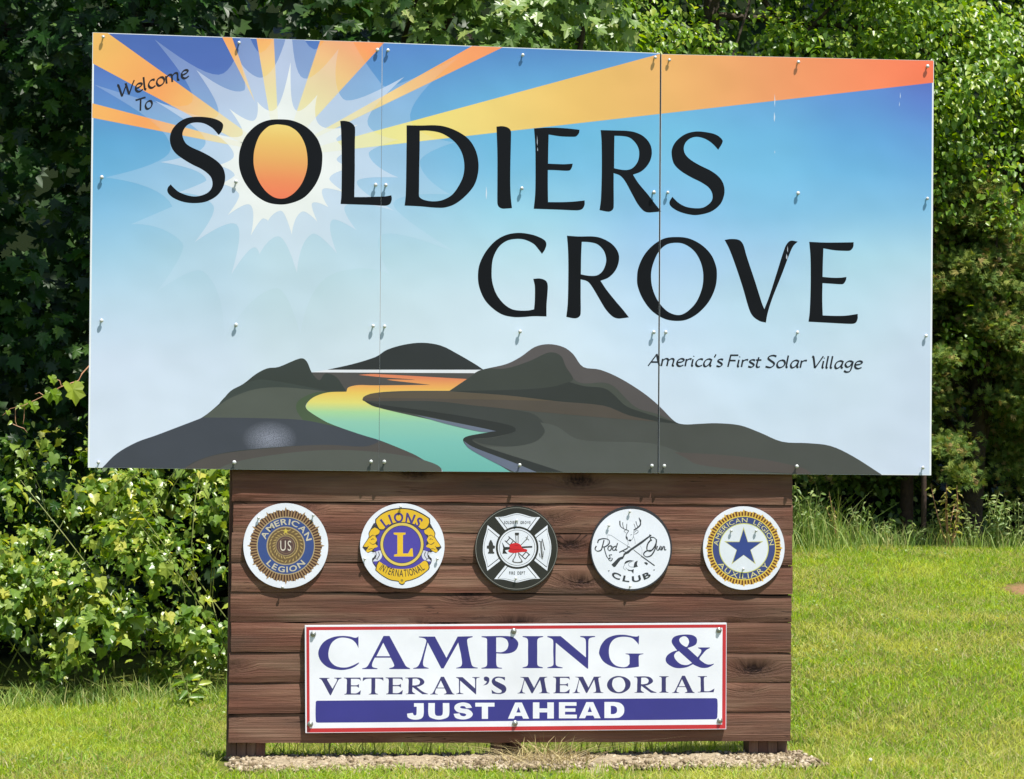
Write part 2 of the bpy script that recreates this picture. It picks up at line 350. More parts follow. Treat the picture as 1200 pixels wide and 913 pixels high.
def sky_print_mat():
    m, n, l, b = new_mat('printed_sky'); a = N(n, 'ShaderNodeAttribute'); a.attribute_name = 'print'
    g = N(n, 'ShaderNodeNewGeometry'); no = N(n, 'ShaderNodeTexNoise'); no.inputs['Scale'].default_value = 1.7; no.inputs['Detail'].default_value = 3; l.new(g.outputs['Position'], no.inputs['Vector'])
    mps = N(n, 'ShaderNodeMapping'); mps.inputs['Scale'].default_value = (2.2, 1, 1.1); l.new(g.outputs['Position'], mps.inputs[0]); ns = N(n, 'ShaderNodeTexNoise'); ns.inputs['Scale'].default_value = 1.5; ns.inputs['Detail'].default_value = 6; l.new(mps.outputs[0], ns.inputs['Vector'])
    av = N(n, 'ShaderNodeMath', operation='ADD'); l.new(no.outputs['Fac'], av.inputs[0]); l.new(ns.outputs['Fac'], av.inputs[1])
    mr = N(n, 'ShaderNodeMapRange'); l.new(av.outputs[0], mr.inputs[0]); mr.inputs[1].default_value = .6; mr.inputs[2].default_value = 1.4; mr.inputs[3].default_value = .965; mr.inputs[4].default_value = 1.025
    nb = N(n, 'ShaderNodeTexNoise'); nb.inputs['Scale'].default_value = 2.2; l.new(g.outputs['Position'], nb.inputs['Vector']); bp = N(n, 'ShaderNodeBump'); bp.inputs['Distance'].default_value = .02; bp.inputs['Strength'].default_value = .5; l.new(nb.outputs['Fac'], bp.inputs['Height']); l.new(bp.outputs[0], b.inputs['Normal'])
    vm = N(n, 'ShaderNodeVectorMath', operation='SCALE'); l.new(a.outputs['Color'], vm.inputs[0]); l.new(mr.outputs[0], vm.inputs['Scale'])
    l.new(vm.outputs[0], b.inputs['Base Color']); b.inputs['Roughness'].default_value = .4
    return m
SKYP = sky_print_mat()
SH.k += 1
for pi, (pn, q) in enumerate(zip(clips, PANELS)):
    ml = .006 if pi == 0 else .0006; mr_ = .006 if pi == 2 else .0006; nu, nv = 28, 44; pts = []; pix = []
    for j in range(nv+1):
        for i in range(nu+1):
            u, v = ml+(i/nu)*(1-ml-mr_), (j/nv)*.997+.0015
            a = Vector(q[0]).lerp(Vector(q[1]), u); b_ = Vector(q[3]).lerp(Vector(q[2]), u); p = a.lerp(b_, v)
            pix.append(p); pts.append(P(p.x, p.y, -STEP))
    fs = [(j*(nu+1)+i, (j+1)*(nu+1)+i, (j+1)*(nu+1)+i+1, j*(nu+1)+i+1) for j in range(nv) for i in range(nu)]
    o = part('printed_sky', pts, fs, SKYP, pn)
    at = o.data.color_attributes.new('print', 'FLOAT_COLOR', 'POINT')
    cl = skycol(np.array([p.x for p in pix]), np.array([p.y for p in pix]))
    at.data.foreach_set('color', np.concatenate([cl, np.ones((len(cl), 1))], 1).astype(np.float32).ravel())
SC = P(328, 189, 0)
def stops_fn(rmax, st):
    xs_ = [p*rmax for p, _ in st]; cs_ = np.array([lin(h, KP)[:3] for _, h in st])
    return lambda d: np.stack([np.interp(d, xs_, cs_[:, i]) for i in range(3)], 1)
SHORT = stops_fn(300, [(.10, '#f4ee96'), (.26, '#f4d97c'), (.40, '#f6bc6a'), (.55, '#fba75c'), (.72, '#f7b45e'), (.9, '#f3c262')])
LONG = stops_fn(780, [(.05, '#f3f09c'), (.17, '#f4ea82'), (.30, '#f3d878'), (.45, '#f0c468'), (.58, '#eeb766'), (.74, '#f2a063'), (.9, '#fa8a58'), (1, '#ff7a50')])
TOPR = stops_fn(300, [(.12, '#f4ee96'), (.26, '#f6e27a'), (.36, '#f6cf72'), (.46, '#f8b868'), (.56, '#fb9c5c'), (.9, '#fa9658')])
THIN = stops_fn(300, [(.2, '#f6ee9a'), (.4, '#f5dc86'), (.62, '#f7bd6c'), (.8, '#faa462'), (.98, '#fa985e')])
def cq(*p): return [Vector(q) for q in p]
rays = [(cq((100, 20), (322, 179), (320, 187.3), (98, 68.7)), SHORT), (cq((98, 118.4), (322, 177), (322, 180), (98, 136)), SHORT),
        (cq((256.5, 36), (269, 36), (306, 140), (303, 128)), SHORT), (cq((299, 36), (320.4, 36), (327, 165), (321, 165)), TOPR),
        (cq((379, 36), (463, 36), (345, 165), (338, 160)), TOPR), (cq((571, 44), (613, 44), (370, 161.5), (368, 158)), THIN),
        (cq((345, 179.2), (1110, -28), (1110, 95), (345, 182.5)), LONG)]
OPO = lambda d: np.interp(d, [40, 215], [.32, .20]); OPM = lambda d: np.interp(d, [40, 90, 170], [.55, .50, .52]); OPI = lambda d: np.interp(d, [40, 125], [.93, .85])
WO, WM, WI = [np.array(lin(h, KP)[:3]) for h in ('#cfe3f2', '#dfe8f2', '#f2f6ee')]
def artcol(level, rayf):
    """ink colour at photo pixel: sky or ray, with the translucent bursts printed over it"""
    def f(px, py):
        d = np.hypot(px-328, py-189); b_ = skycol(px, py) if rayf is None else rayf(d)
        for lv, (op, wc) in enumerate(((OPO, WO), (OPM, WM), (OPI, WI))):
            if level > lv:
                o_ = op(d)[:, None]*(1.0 if rayf is None else (.4, .4, .78)[lv]); b_ = b_*(1-o_)+wc*o_
        return b_
    return f
def art_add(sheet, name, loops, colf, convex=None, cell=9):
    sheet.k += 1; Y = sheet.y-sheet.k*STEP; vs, tris = tess(loops)
    bm = bmesh.new(); vv = [bm.verts.new((v.x, v.y, 0)) for v in vs]
    for t in tris:
        try: bm.faces.new([vv[i] for i in t])
        except ValueError: pass
    geom = lambda: bm.verts[:]+bm.edges[:]+bm.faces[:]
    if convex:
        cen = sum(convex, Vector((0, 0)))/len(convex)
        for i in range(len(convex)):
            a_, b_ = convex[i], convex[(i+1) % len(convex)]; e = b_-a_; no = Vector((e.y, -e.x, 0)).normalized()
            if no.dot((cen-a_).to_3d()) > 0: no = -no
            bmesh.ops.bisect_plane(bm, geom=geom(), plane_co=(a_.x, a_.y, 0), plane_no=no, clear_outer=True, dist=1e-4)
    if not len(bm.verts): bm.free(); return
    x0 = min(v.co.x for v in bm.verts); x1 = max(v.co.x for v in bm.verts); y0 = min(v.co.y for v in bm.verts); y1 = max(v.co.y for v in bm.verts)
    for k in np.arange(x0+cell, x1, cell): bmesh.ops.bisect_plane(bm, geom=geom(), plane_co=(k, 0, 0), plane_no=(1, 0, 0), dist=1e-4)
    for k in np.arange(y0+cell, y1, cell): bmesh.ops.bisect_plane(bm, geom=geom(), plane_co=(0, k, 0), plane_no=(0, 1, 0), dist=1e-4)
    bm.verts.index_update(); pts = [P(v.co.x, v.co.y, Y) for v in bm.verts]; fs = [tuple(v.index for v in f.verts) for f in bm.faces]; bm.free()
    for o in sheet.tri(name, pts, fs, SKYP):
        co = np.array([tuple(v.co) for v in o.data.vertices])+np.array(rootloc(o.parent)); px, py, _ = project(co)
        cl = colf(px, py); at = o.data.color_attributes.new('print', 'FLOAT_COLOR', 'POINT')
        at.data.foreach_set('color', np.concatenate([cl, np.ones((len(cl), 1))], 1).astype(np.float32).ravel())
for r_, f_ in rays: art_add(SH, 'sun_ray', [r_], artcol(0, f_)); SH.k -= 1
SH.k += 1
def burst(tv, seg=9):
    """alternating tip, valley: sides run out of the tip radially and round into the valley"""
    cx_, cy_ = 328., 189.; out = []; n = len(tv)
    for i in range(n):
        a = Vector(tv[i]); b_ = Vector(tv[(i+1) % n]); tip, val = (a, b_) if i % 2 == 0 else (b_, a)
        rd = (tip-Vector((cx_, cy_))).normalized(); vd = (val-Vector((cx_, cy_))).normalized(); tg = Vector((-vd.y, vd.x))
        if tg.dot(tip-val) < 0: tg = -tg
        lat = abs((tip-val).dot(tg)); ctl1 = val+tg*lat*.36; ctl2 = tip+(val-tip)*.16-rd*(tip-val).length*.22
        for s in range(seg):
            t = s/seg; u = t if i % 2 == 0 else 1-t
            p = tip*(1-u)**3+ctl2*3*u*(1-u)**2+ctl1*3*u*u*(1-u)+val*u**3
            out.append(p)
    return out
outer = [(341, -40), (368, 58), (405, 8), (448, 100), (538, 67), (481, 141), (533, 167), (492, 190), (528, 228), (461, 238), (535, 296), (445, 277), (457, 322), (388, 322),
         (352, 392), (325, 338), (262, 398), (238, 318), (184, 342), (214, 285), (153, 263), (202, 242), (123, 208), (200, 175), (110, 99), (225, 120), (181, 46), (262, 86), (283, 20), (305, 62)]
mid = [(341, 22), (356, 92), (397, 57), (402, 116), (474, 90), (431, 146), (467, 163.5), (432, 180), (467, 208), (418, 213), (462, 247), (404, 242), (418, 270), (389, 258), (395, 297), (366, 274),
       (348, 320), (326, 277), (304, 298), (299, 290), (271, 322), (277, 263), (228, 284), (250, 241), (208, 226), (242, 211), (188, 190), (241, 168), (181, 118), (255, 136), (230, 82), (286, 106), (282, 74), (307, 91)]
inner = [(340.6, 73), (348, 130), (372, 111), (374, 146), (420, 146), (394, 163), (412, 176), (394.5, 187), (416, 197), (386, 209), (405, 226), (378, 222), (385, 243), (366, 238), (372, 260), (354, 248),
         (342, 275), (329, 247), (314, 259), (309, 256), (294, 276), (293, 240), (267, 252), (280, 227), (258, 216), (275, 205), (254, 194), (274, 183), (252, 157), (284, 158), (268.7, 127.5), (298, 141), (301.6, 119), (319, 130)]
for lv, tv in enumerate((outer, mid, inner)):
    L_ = burst(tv); art_add(SH, 'starburst', [L_], artcol(lv+1, None)); SH.k += 1
    for r_, f_ in rays: art_add(SH, 'sun_ray', [L_], artcol(lv+1, f_), r_); SH.k -= 1
    SH.k += 1
K0 = SH.k
# the hills: three traced crops, scale 3
def C1(*p): return [(100+a[0]/3, 380+a[1]/3)+tuple(a[2:]) for a in p]
def C2(*p): return [(420+a[0]/3, 380+a[1]/3)+tuple(a[2:]) for a in p]
def C3(*p): return [(740+a[0]/3, 380+a[1]/3)+tuple(a[2:]) for a in p]
def hill(name, pts, mat, label=None): SH.add(name, [spline(pts, True, 4)], mat, label)
hill('printed_hill', C1((850, 160, c))+C1((940, 140), (1020, 115))+C2((100, 90), (160, 72), (225, 65), (290, 75), (350, 105), (410, 140), (440, 160, c)), ink('#262a2a'))
SH.add('printed_horizon', [poly(*C1((850, 160)), *C2((440, 160), (415, 174)), *C1((795, 169)))], ink('#e9eef0'))
SH.add('printed_shore', [poly(*C1((795, 169)), *C2((432, 172), (385, 195), (320, 234)), *C1((918, 237), (850, 225), (800, 212), (790, 185)))], ink('#4f4c48'))
zr0, zr1 = P(450, 552, 0).z, P(450, 438, 0).z
RIV = ramp_mat('river_ink', zr0, zr1, [(0, '#6cb6aa'), (.3, '#7cc2b4'), (.5, '#90cbb0'), (.6, '#a8d79c'), (.7, '#e4dc74'), (.8, '#ecc95c'), (.87, '#eead58'), (.97, '#e0835a')], axis='z')
river = C1((960, 178, c)) + C2((60, 175), (390, 193, c), (350, 222), (320, 234, c), (150, 235), (50, 243), (15, 262), (60, 290), (230, 330), (400, 365), (480, 377, c), (420, 386), (380, 395), (368, 408), (385, 432), (470, 480), (570, 520, c), (600, 545, c), (295, 545, c), (290, 505)) + \
    C1((1190, 478), (1150, 455), (1040, 410), (960, 385), (850, 345), (785, 305), (776, 285), (800, 258), (850, 240), (918, 237, c), (925, 222), (960, 214)) + C2((60, 215), (255, 213, c), (100, 195)) + C1((1160, 195), (1040, 186))
hill('river', river, RIV)
left = C1((60, 504, c), (110, 455), (180, 415), (250, 390), (350, 352), (410, 328), (470, 280), (510, 235), (555, 210), (600, 175), (640, 155), (680, 150), (755, 120), (778, 130), (795, 168), (812, 190), (825, 196), (838, 178), (852, 173), (885, 188), (918, 237, c),
          (850, 240), (800, 258), (775, 285), (785, 305), (850, 345), (960, 385), (1040, 410), (1150, 455), (1190, 478)) + C2((285, 500), (296, 530, c), (0, 530, c)) + C1((50, 530, c))
hill('printed_hill', left, ink('#333a34'))
hill('printed_hill', C1((470, 281), (512, 236), (556, 210, c), (620, 194), (760, 216), (845, 234, c), (700, 224), (600, 230), (520, 256)), ink('#3b443e'))
hill('printed_hill', C1((413, 328, c), (470, 285), (520, 255), (600, 228), (700, 222), (850, 236, c), (800, 243), (750, 270), (742, 300), (765, 337, c), (600, 330)), ink('#545a50'))
hill('printed_hill', C1((860, 236, c), (918, 237, c), (850, 240), (800, 258), (775, 285), (785, 305), (850, 345), (890, 362, c), (765, 337, c), (742, 300), (750, 268), (800, 243)), ink('#485a3e'))
def glare_ink():  # pale speckled sheen painted into the hill's ink colour
    m = ink('#3f444c').copy(); m.name = 'painted_sheen_ink'; n = m.node_tree.nodes; l = m.node_tree.links; b = n['Principled BSDF']
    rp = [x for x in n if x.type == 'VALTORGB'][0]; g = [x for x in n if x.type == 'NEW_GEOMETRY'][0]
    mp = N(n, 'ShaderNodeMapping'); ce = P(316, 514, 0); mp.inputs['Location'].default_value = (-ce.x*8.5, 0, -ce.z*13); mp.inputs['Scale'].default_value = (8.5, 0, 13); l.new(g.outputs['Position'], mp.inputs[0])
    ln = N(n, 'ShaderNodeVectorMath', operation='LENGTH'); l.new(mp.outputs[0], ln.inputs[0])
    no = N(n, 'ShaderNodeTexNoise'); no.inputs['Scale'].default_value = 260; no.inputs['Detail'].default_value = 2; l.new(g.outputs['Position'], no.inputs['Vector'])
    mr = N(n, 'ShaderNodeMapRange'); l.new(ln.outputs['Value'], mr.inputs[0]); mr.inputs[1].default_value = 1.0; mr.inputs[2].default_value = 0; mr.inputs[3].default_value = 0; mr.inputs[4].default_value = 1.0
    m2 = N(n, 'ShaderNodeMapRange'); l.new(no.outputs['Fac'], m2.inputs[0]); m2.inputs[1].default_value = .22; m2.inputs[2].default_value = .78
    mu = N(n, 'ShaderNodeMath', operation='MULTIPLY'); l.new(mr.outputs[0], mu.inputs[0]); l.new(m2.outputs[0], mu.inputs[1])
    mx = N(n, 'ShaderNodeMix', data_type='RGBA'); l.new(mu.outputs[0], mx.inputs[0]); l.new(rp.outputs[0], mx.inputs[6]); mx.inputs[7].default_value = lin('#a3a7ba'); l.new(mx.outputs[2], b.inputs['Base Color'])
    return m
hill('printed_hill', C1((60, 504, c), (110, 455), (180, 415), (250, 390), (350, 352), (413, 328, c), (600, 330), (765, 337), (890, 362, c), (960, 385), (1040, 410, c), (1000, 430), (850, 425), (700, 430), (500, 450), (380, 485), (330, 530, c), (50, 530, c)), glare_ink(), 'dark blue grey slope with a pale sheen painted into its colour')
hill('printed_hill', C1((310, 530, c), (400, 478), (500, 452), (700, 431), (850, 424), (980, 430), (1040, 411, c), (1150, 455), (1195, 480, c), (1100, 462), (1000, 448), (860, 443), (700, 456), (520, 486), (430, 530, c)), ink('#4f4a45'))
hill('printed_hill', C1((430, 530, c), (520, 486), (700, 454), (860, 442), (1000, 447), (1120, 462), (1192, 478)) + C2((285, 500), (296, 530, c)), ink('#545850'))
right = C2((455, 155), (520, 140), (570, 115), (620, 80), (670, 70), (720, 80), (755, 105), (790, 150), (850, 160), (920, 190), (1000, 240), (1060, 290), (1110, 340)) + \
    C3((185, 352), (240, 350), (300, 348), (380, 355), (450, 380), (530, 413), (620, 418), (700, 428), (780, 465), (885, 532, c), (0, 540, c)) + \
    C2((570, 540, c), (470, 480), (385, 432), (368, 408), (380, 395), (420, 386), (480, 377, c), (400, 365), (230, 330), (60, 290), (15, 262), (50, 243), (150, 235), (320, 234, c), (385, 190), (420, 165))
hill('printed_hill', right, ink('#494c46'))
hill('printed_hill', C2((455, 155, c), (520, 140), (570, 115), (620, 80), (670, 70), (720, 80), (755, 105), (790, 150), (850, 160), (920, 190), (1000, 240), (1060, 290), (1108, 344, c), (1050, 325), (980, 295), (940, 260), (900, 220), (860, 205), (790, 208), (755, 190), (730, 150), (715, 115), (690, 100), (660, 102), (600, 130), (520, 155)), ink('#575250'))
hill('printed_hill', C2((455, 155, c), (520, 155), (600, 130), (660, 102), (690, 100), (715, 115), (730, 150), (755, 190), (740, 207, c), (680, 222), (560, 232), (322, 235, c), (385, 192), (420, 167)), ink('#3a3f38'))
hill('printed_hill', C2((322, 235, c), (560, 230), (680, 220), (740, 203, c), (790, 216), (860, 224), (900, 245), (940, 285), (1000, 308), (1108, 342, c), (1128, 350, c), (1050, 342), (950, 320), (860, 286), (700, 271), (520, 250)), ink('#2e322e'))
hill('printed_hill', C2((745, 200, c), (790, 209), (860, 206), (900, 221), (940, 262), (985, 297), (1050, 315), (1108, 343, c), (1000, 310), (940, 287), (895, 245), (860, 224), (790, 217)), ink('#474c43'))
hill('printed_hill', C2((15, 262), (50, 243), (320, 236, c), (520, 250), (700, 271), (860, 286), (950, 320), (1050, 342, c), (860, 328), (600, 305), (400, 285), (250, 272), (22, 270)), ink('#524a40'))
hill('printed_hill', C2((18, 258, c), (50, 243), (320, 236, c), (520, 250), (690, 270, c), (500, 266), (300, 262)), ink('#5c5140'))
hill('printed_hill', C2((22, 271, c), (250, 270), (400, 285), (600, 310), (650, 345), (655, 378), (620, 413), (540, 429), (440, 421), (398, 405, c), (480, 398), (548, 380, c), (545, 362), (480, 345), (300, 312), (80, 284)), ink('#3b3f3b'))
hill('printed_hill', C2((640, 345, c), (700, 360), (760, 400), (840, 412), (980, 415), (1060, 425), (1150, 460)) + C3((230, 490), (370, 510), (580, 530, c)) + C2((740, 530, c), (600, 482), (440, 430, c), (540, 430), (620, 414), (655, 380)), ink('#525650'))
hill('printed_hill', C3((150, 450, c), (250, 455), (350, 462), (480, 478), (600, 505), (640, 530, c), (380, 512), (230, 492), (190, 470)), ink('#544d48'))
hill('printed_hill', C2((20, 268, c), (80, 283), (300, 313), (480, 343), (545, 360), (550, 378), (470, 397), (400, 405), (440, 430), (600, 481), (750, 530, c), (640, 530, c), (560, 490), (385, 425), (368, 407), (380, 395), (430, 385), (482, 375, c), (440, 365), (250, 325), (60, 290)), ink('#292c2a'))
hill('printed_bank', C2((200, 318, c), (300, 338), (440, 366), (484, 376, c), (430, 378), (300, 348)), ink('#6c7688'))
hill('printed_bank', C2((370, 410, c), (400, 430), (470, 458), (560, 492), (650, 530, c), (570, 530, c), (470, 482), (388, 436)), ink('#656e80'))
SH.k = K0
# pale scratches
for pts in [(908, 118, 1.0, 16), (907.6, 137, 1.6, 12), (908, 178, .8, 4), (570, 226, 1.6, 16), (1055, 112, .7, 8), (1054, 122, .6, 6)]:
    x, y, a, h = pts; SH.add('scratch', [poly((x-a*.2, y-h/2), (x+a/2, y), (x, y+h/2), (x-a/2, y+h*.2))], ink('#d8eaf4'), hold=True)
# ---- the big letters
BLACK = ink('#080b10', .45); BLACK.node_tree.nodes['Principled BSDF'].inputs['Specular IOR Level'].default_value = .2
GL = []
GL.append(('S', 180, 130, 7.608, [[(580, 215, c), (605, 185), (620, 140), (612, 108), (570, 80), (500, 60), (400, 52), (300, 62), (220, 105), (165, 170), (145, 240), (155, 310), (190, 370), (250, 420), (340, 475), (430, 520), (495, 570), (522, 620), (520, 680), (480, 730), (400, 760), (320, 757), (230, 725), (180, 685), (152, 655, c), (130, 680), (122, 708), (137, 742), (185, 780), (270, 812), (370, 822), (470, 808), (560, 760), (615, 690), (638, 610), (628, 530), (590, 470), (520, 415), (430, 365), (340, 325), (285, 285), (258, 220), (270, 165), (310, 120), (375, 103), (450, 112), (520, 150), (560, 190)]]))
GL.append(('O', 270, 130, 7.608, [[(440, 75), (560, 88), (680, 145), (770, 240), (812, 345), (820, 430), (805, 550), (750, 670), (660, 770), (550, 820), (440, 835), (320, 812), (210, 740), (130, 640), (85, 530), (75, 430), (90, 330), (140, 220), (230, 130), (330, 85)],
    [(440, 122), (530, 140), (610, 200), (665, 300), (687, 420), (680, 530), (640, 640), (580, 720), (510, 770), (445, 782), (380, 765), (310, 710), (250, 620), (215, 520), (206, 430), (218, 330), (260, 220), (330, 145), (385, 125)]]))
GL.append(('L', 380, 130, 7.608, [[(142, 90, c), (180, 88), (230, 100), (262, 125), (275, 160), (273, 300), (272, 550), (268, 768, c), (360, 768), (450, 765), (540, 762), (598, 752, c), (602, 790), (585, 830), (540, 845), (400, 838), (145, 830, c), (152, 760), (155, 600), (155, 400), (150, 180)]]))
GL.append(('D', 460, 135, 7.608, [[(125, 90, c), (250, 92), (380, 90), (480, 105), (590, 150), (680, 215), (740, 310), (766, 420), (760, 530), (725, 630), (650, 720), (560, 790), (470, 822), (380, 824), (240, 812), (108, 806, c), (118, 700), (122, 500), (125, 250)],
    [(243, 138, c), (320, 138), (420, 155), (500, 195), (570, 255), (620, 340), (640, 440), (630, 540), (590, 630), (530, 710), (450, 755), (370, 768), (290, 758), (245, 735), (236, 710), (237, 640), (238, 500), (242, 300)]]))
GL.append(('I', 570, 135, 7.608, [[(90, 102, c), (140, 98), (185, 108), (213, 130), (220, 165), (215, 400), (213, 600), (218, 730), (228, 828, c), (180, 832), (140, 832), (110, 815), (98, 780), (98, 600), (98, 350)]]))
GL.append(('E', 570, 135, 7.608, [[(425, 118, c), (520, 112), (620, 112), (720, 118), (830, 130, c), (825, 160), (800, 188), (760, 192), (660, 188), (555, 172, c), (552, 300), (550, 432, c), (640, 436), (700, 437), (770, 432, c), (762, 465), (745, 490), (710, 495), (620, 490), (548, 488, c), (548, 640), (550, 775, c), (680, 775), (780, 770), (876, 760, c), (875, 800), (855, 835), (810, 848), (650, 842), (422, 834, c), (435, 700), (438, 500), (436, 280)]]))
GL.append(('R', 680, 140, 7.608, [[(182, 95, c), (300, 98), (420, 102), (500, 118), (570, 155), (620, 215), (638, 280), (630, 350), (595, 415), (540, 465), (470, 492, c), (520, 570), (600, 665), (665, 750), (722, 820, c), (660, 826), (600, 828), (560, 810), (510, 750), (455, 650), (400, 550), (355, 500), (298, 478, c), (298, 600), (298, 780), (285, 808), (250, 822), (172, 808, c), (185, 700), (192, 450), (190, 200)],
    [(305, 145, c), (380, 148), (440, 162), (490, 205), (520, 260), (525, 320), (510, 380), (470, 430), (420, 450), (360, 447), (302, 435, c), (303, 280)]]))
GL.append(('S', 760, 140, 7.608, [[(622, 270, c), (655, 215), (658, 182), (610, 140), (540, 118), (430, 107), (330, 130), (250, 190), (210, 260), (208, 330), (230, 400), (290, 460), (380, 515), (470, 560), (540, 610), (570, 670), (560, 730), (500, 780), (430, 792), (340, 780), (270, 745), (212, 690, c), (187, 735), (200, 775), (270, 820), (370, 848), (450, 850), (560, 820), (640, 755), (675, 670), (672, 590), (635, 520), (560, 460), (450, 405), (370, 355), (325, 305), (315, 250), (335, 200), (380, 165), (440, 155), (510, 175), (570, 215)]]))
GL.append(('G', 545, 262, 7.608, [[(686, 270, c), (710, 235), (725, 190), (715, 155), (670, 125), (590, 97), (480, 83), (370, 100), (270, 155), (185, 250), (130, 360), (115, 460), (125, 560), (170, 670), (240, 750), (330, 810), (430, 833), (520, 833), (610, 826), (726, 828, c), (727, 720), (735, 620), (737, 550), (720, 510), (670, 490), (608, 493, c), (622, 560), (622, 680), (615, 765, c), (560, 775), (480, 775), (410, 760), (340, 710), (280, 630), (245, 530), (237, 430), (250, 310), (300, 210), (370, 155), (450, 137), (530, 143), (610, 180), (655, 230)]]))
GL.append(('R', 645, 262, 7.608, [[(148, 108, c), (250, 115), (380, 115), (460, 132), (540, 175), (590, 230), (612, 290), (605, 360), (575, 425), (520, 480), (447, 510, c), (500, 590), (580, 690), (640, 760), (700, 836, c), (650, 843), (600, 846), (550, 825), (490, 760), (430, 660), (370, 560), (330, 515), (270, 497, c), (270, 650), (270, 800), (255, 832), (215, 845), (142, 832, c), (155, 700), (160, 450), (158, 250)],
    [(280, 162, c), (350, 166), (420, 185), (475, 240), (497, 310), (490, 370), (460, 430), (410, 463), (340, 465), (272, 453, c), (274, 300)]]))
GL.append(('O', 735, 265, 7.608, [[(440, 97), (550, 110), (660, 165), (745, 250), (790, 350), (800, 440), (785, 550), (730, 670), (640, 770), (540, 830), (440, 845), (330, 825), (220, 755), (140, 650), (95, 540), (88, 460), (100, 370), (150, 260), (230, 170), (330, 110)],
    [(440, 148), (520, 165), (600, 225), (655, 320), (678, 430), (668, 550), (620, 670), (550, 750), (480, 790), (410, 785), (340, 745), (270, 660), (225, 550), (213, 440), (230, 340), (280, 230), (350, 165)]]))
GL.append(('V', 840, 265, 7.608, [[(70, 123, c), (120, 115), (180, 118), (215, 135), (240, 175), (270, 280), (340, 490), (400, 680), (424, 740, c), (470, 620), (540, 400), (590, 240), (620, 165), (660, 130), (722, 138, c), (680, 180), (640, 270), (580, 430), (500, 630), (455, 770), (438, 860, c), (380, 845), (320, 800), (285, 730), (230, 540), (160, 330), (110, 200)]]))
GL.append(('E', 915, 270, 7.608, [[(254, 102, c), (380, 108), (520, 108), (650, 106, c), (645, 150), (620, 178), (580, 182), (480, 177), (380, 160, c), (375, 300), (373, 415, c), (460, 422), (530, 422), (586, 415, c), (580, 445), (560, 475), (530, 480), (450, 475), (372, 470, c), (370, 620), (374, 758, c), (480, 762), (580, 760), (686, 745, c), (685, 790), (665, 825), (620, 833), (450, 825), (247, 814, c), (258, 720), (266, 500), (265, 250)]]))
for i, (ch, ox, oy, s, loops) in enumerate(GL):
    SH.add('letter', [spline(tr(l_, ox, oy, s), True, 6) for l_ in loops], BLACK, hold=i > 0)
    if i == 1:
        sunz0, sunz1 = P(328, 233, 0).z, P(328, 146, 0).z
        SH.add('sun', [spline(tr(loops[1], ox, oy, s), True, 6)], ramp_mat('sun_ink', sunz0, sunz1, [(0, '#f47c52'), (.25, '#f08e55'), (.5, '#ecaa5c'), (.8, '#eec466'), (1, '#f3d878')], axis='z'), hold=True)
for x, y, a, h in [(923, 292, .9, 8), (922, 301, 1.8, 7), (629.6, 165, .8, 12), (630, 175, .8, 5)]:
    SH.add('scratch', [poly((x-a*.2, y-h/2), (x+a/2, y), (x+a*.3, y+h/2), (x-a/2, y+h*.2))], ink('#b9c2c8'), hold=(x != 923))

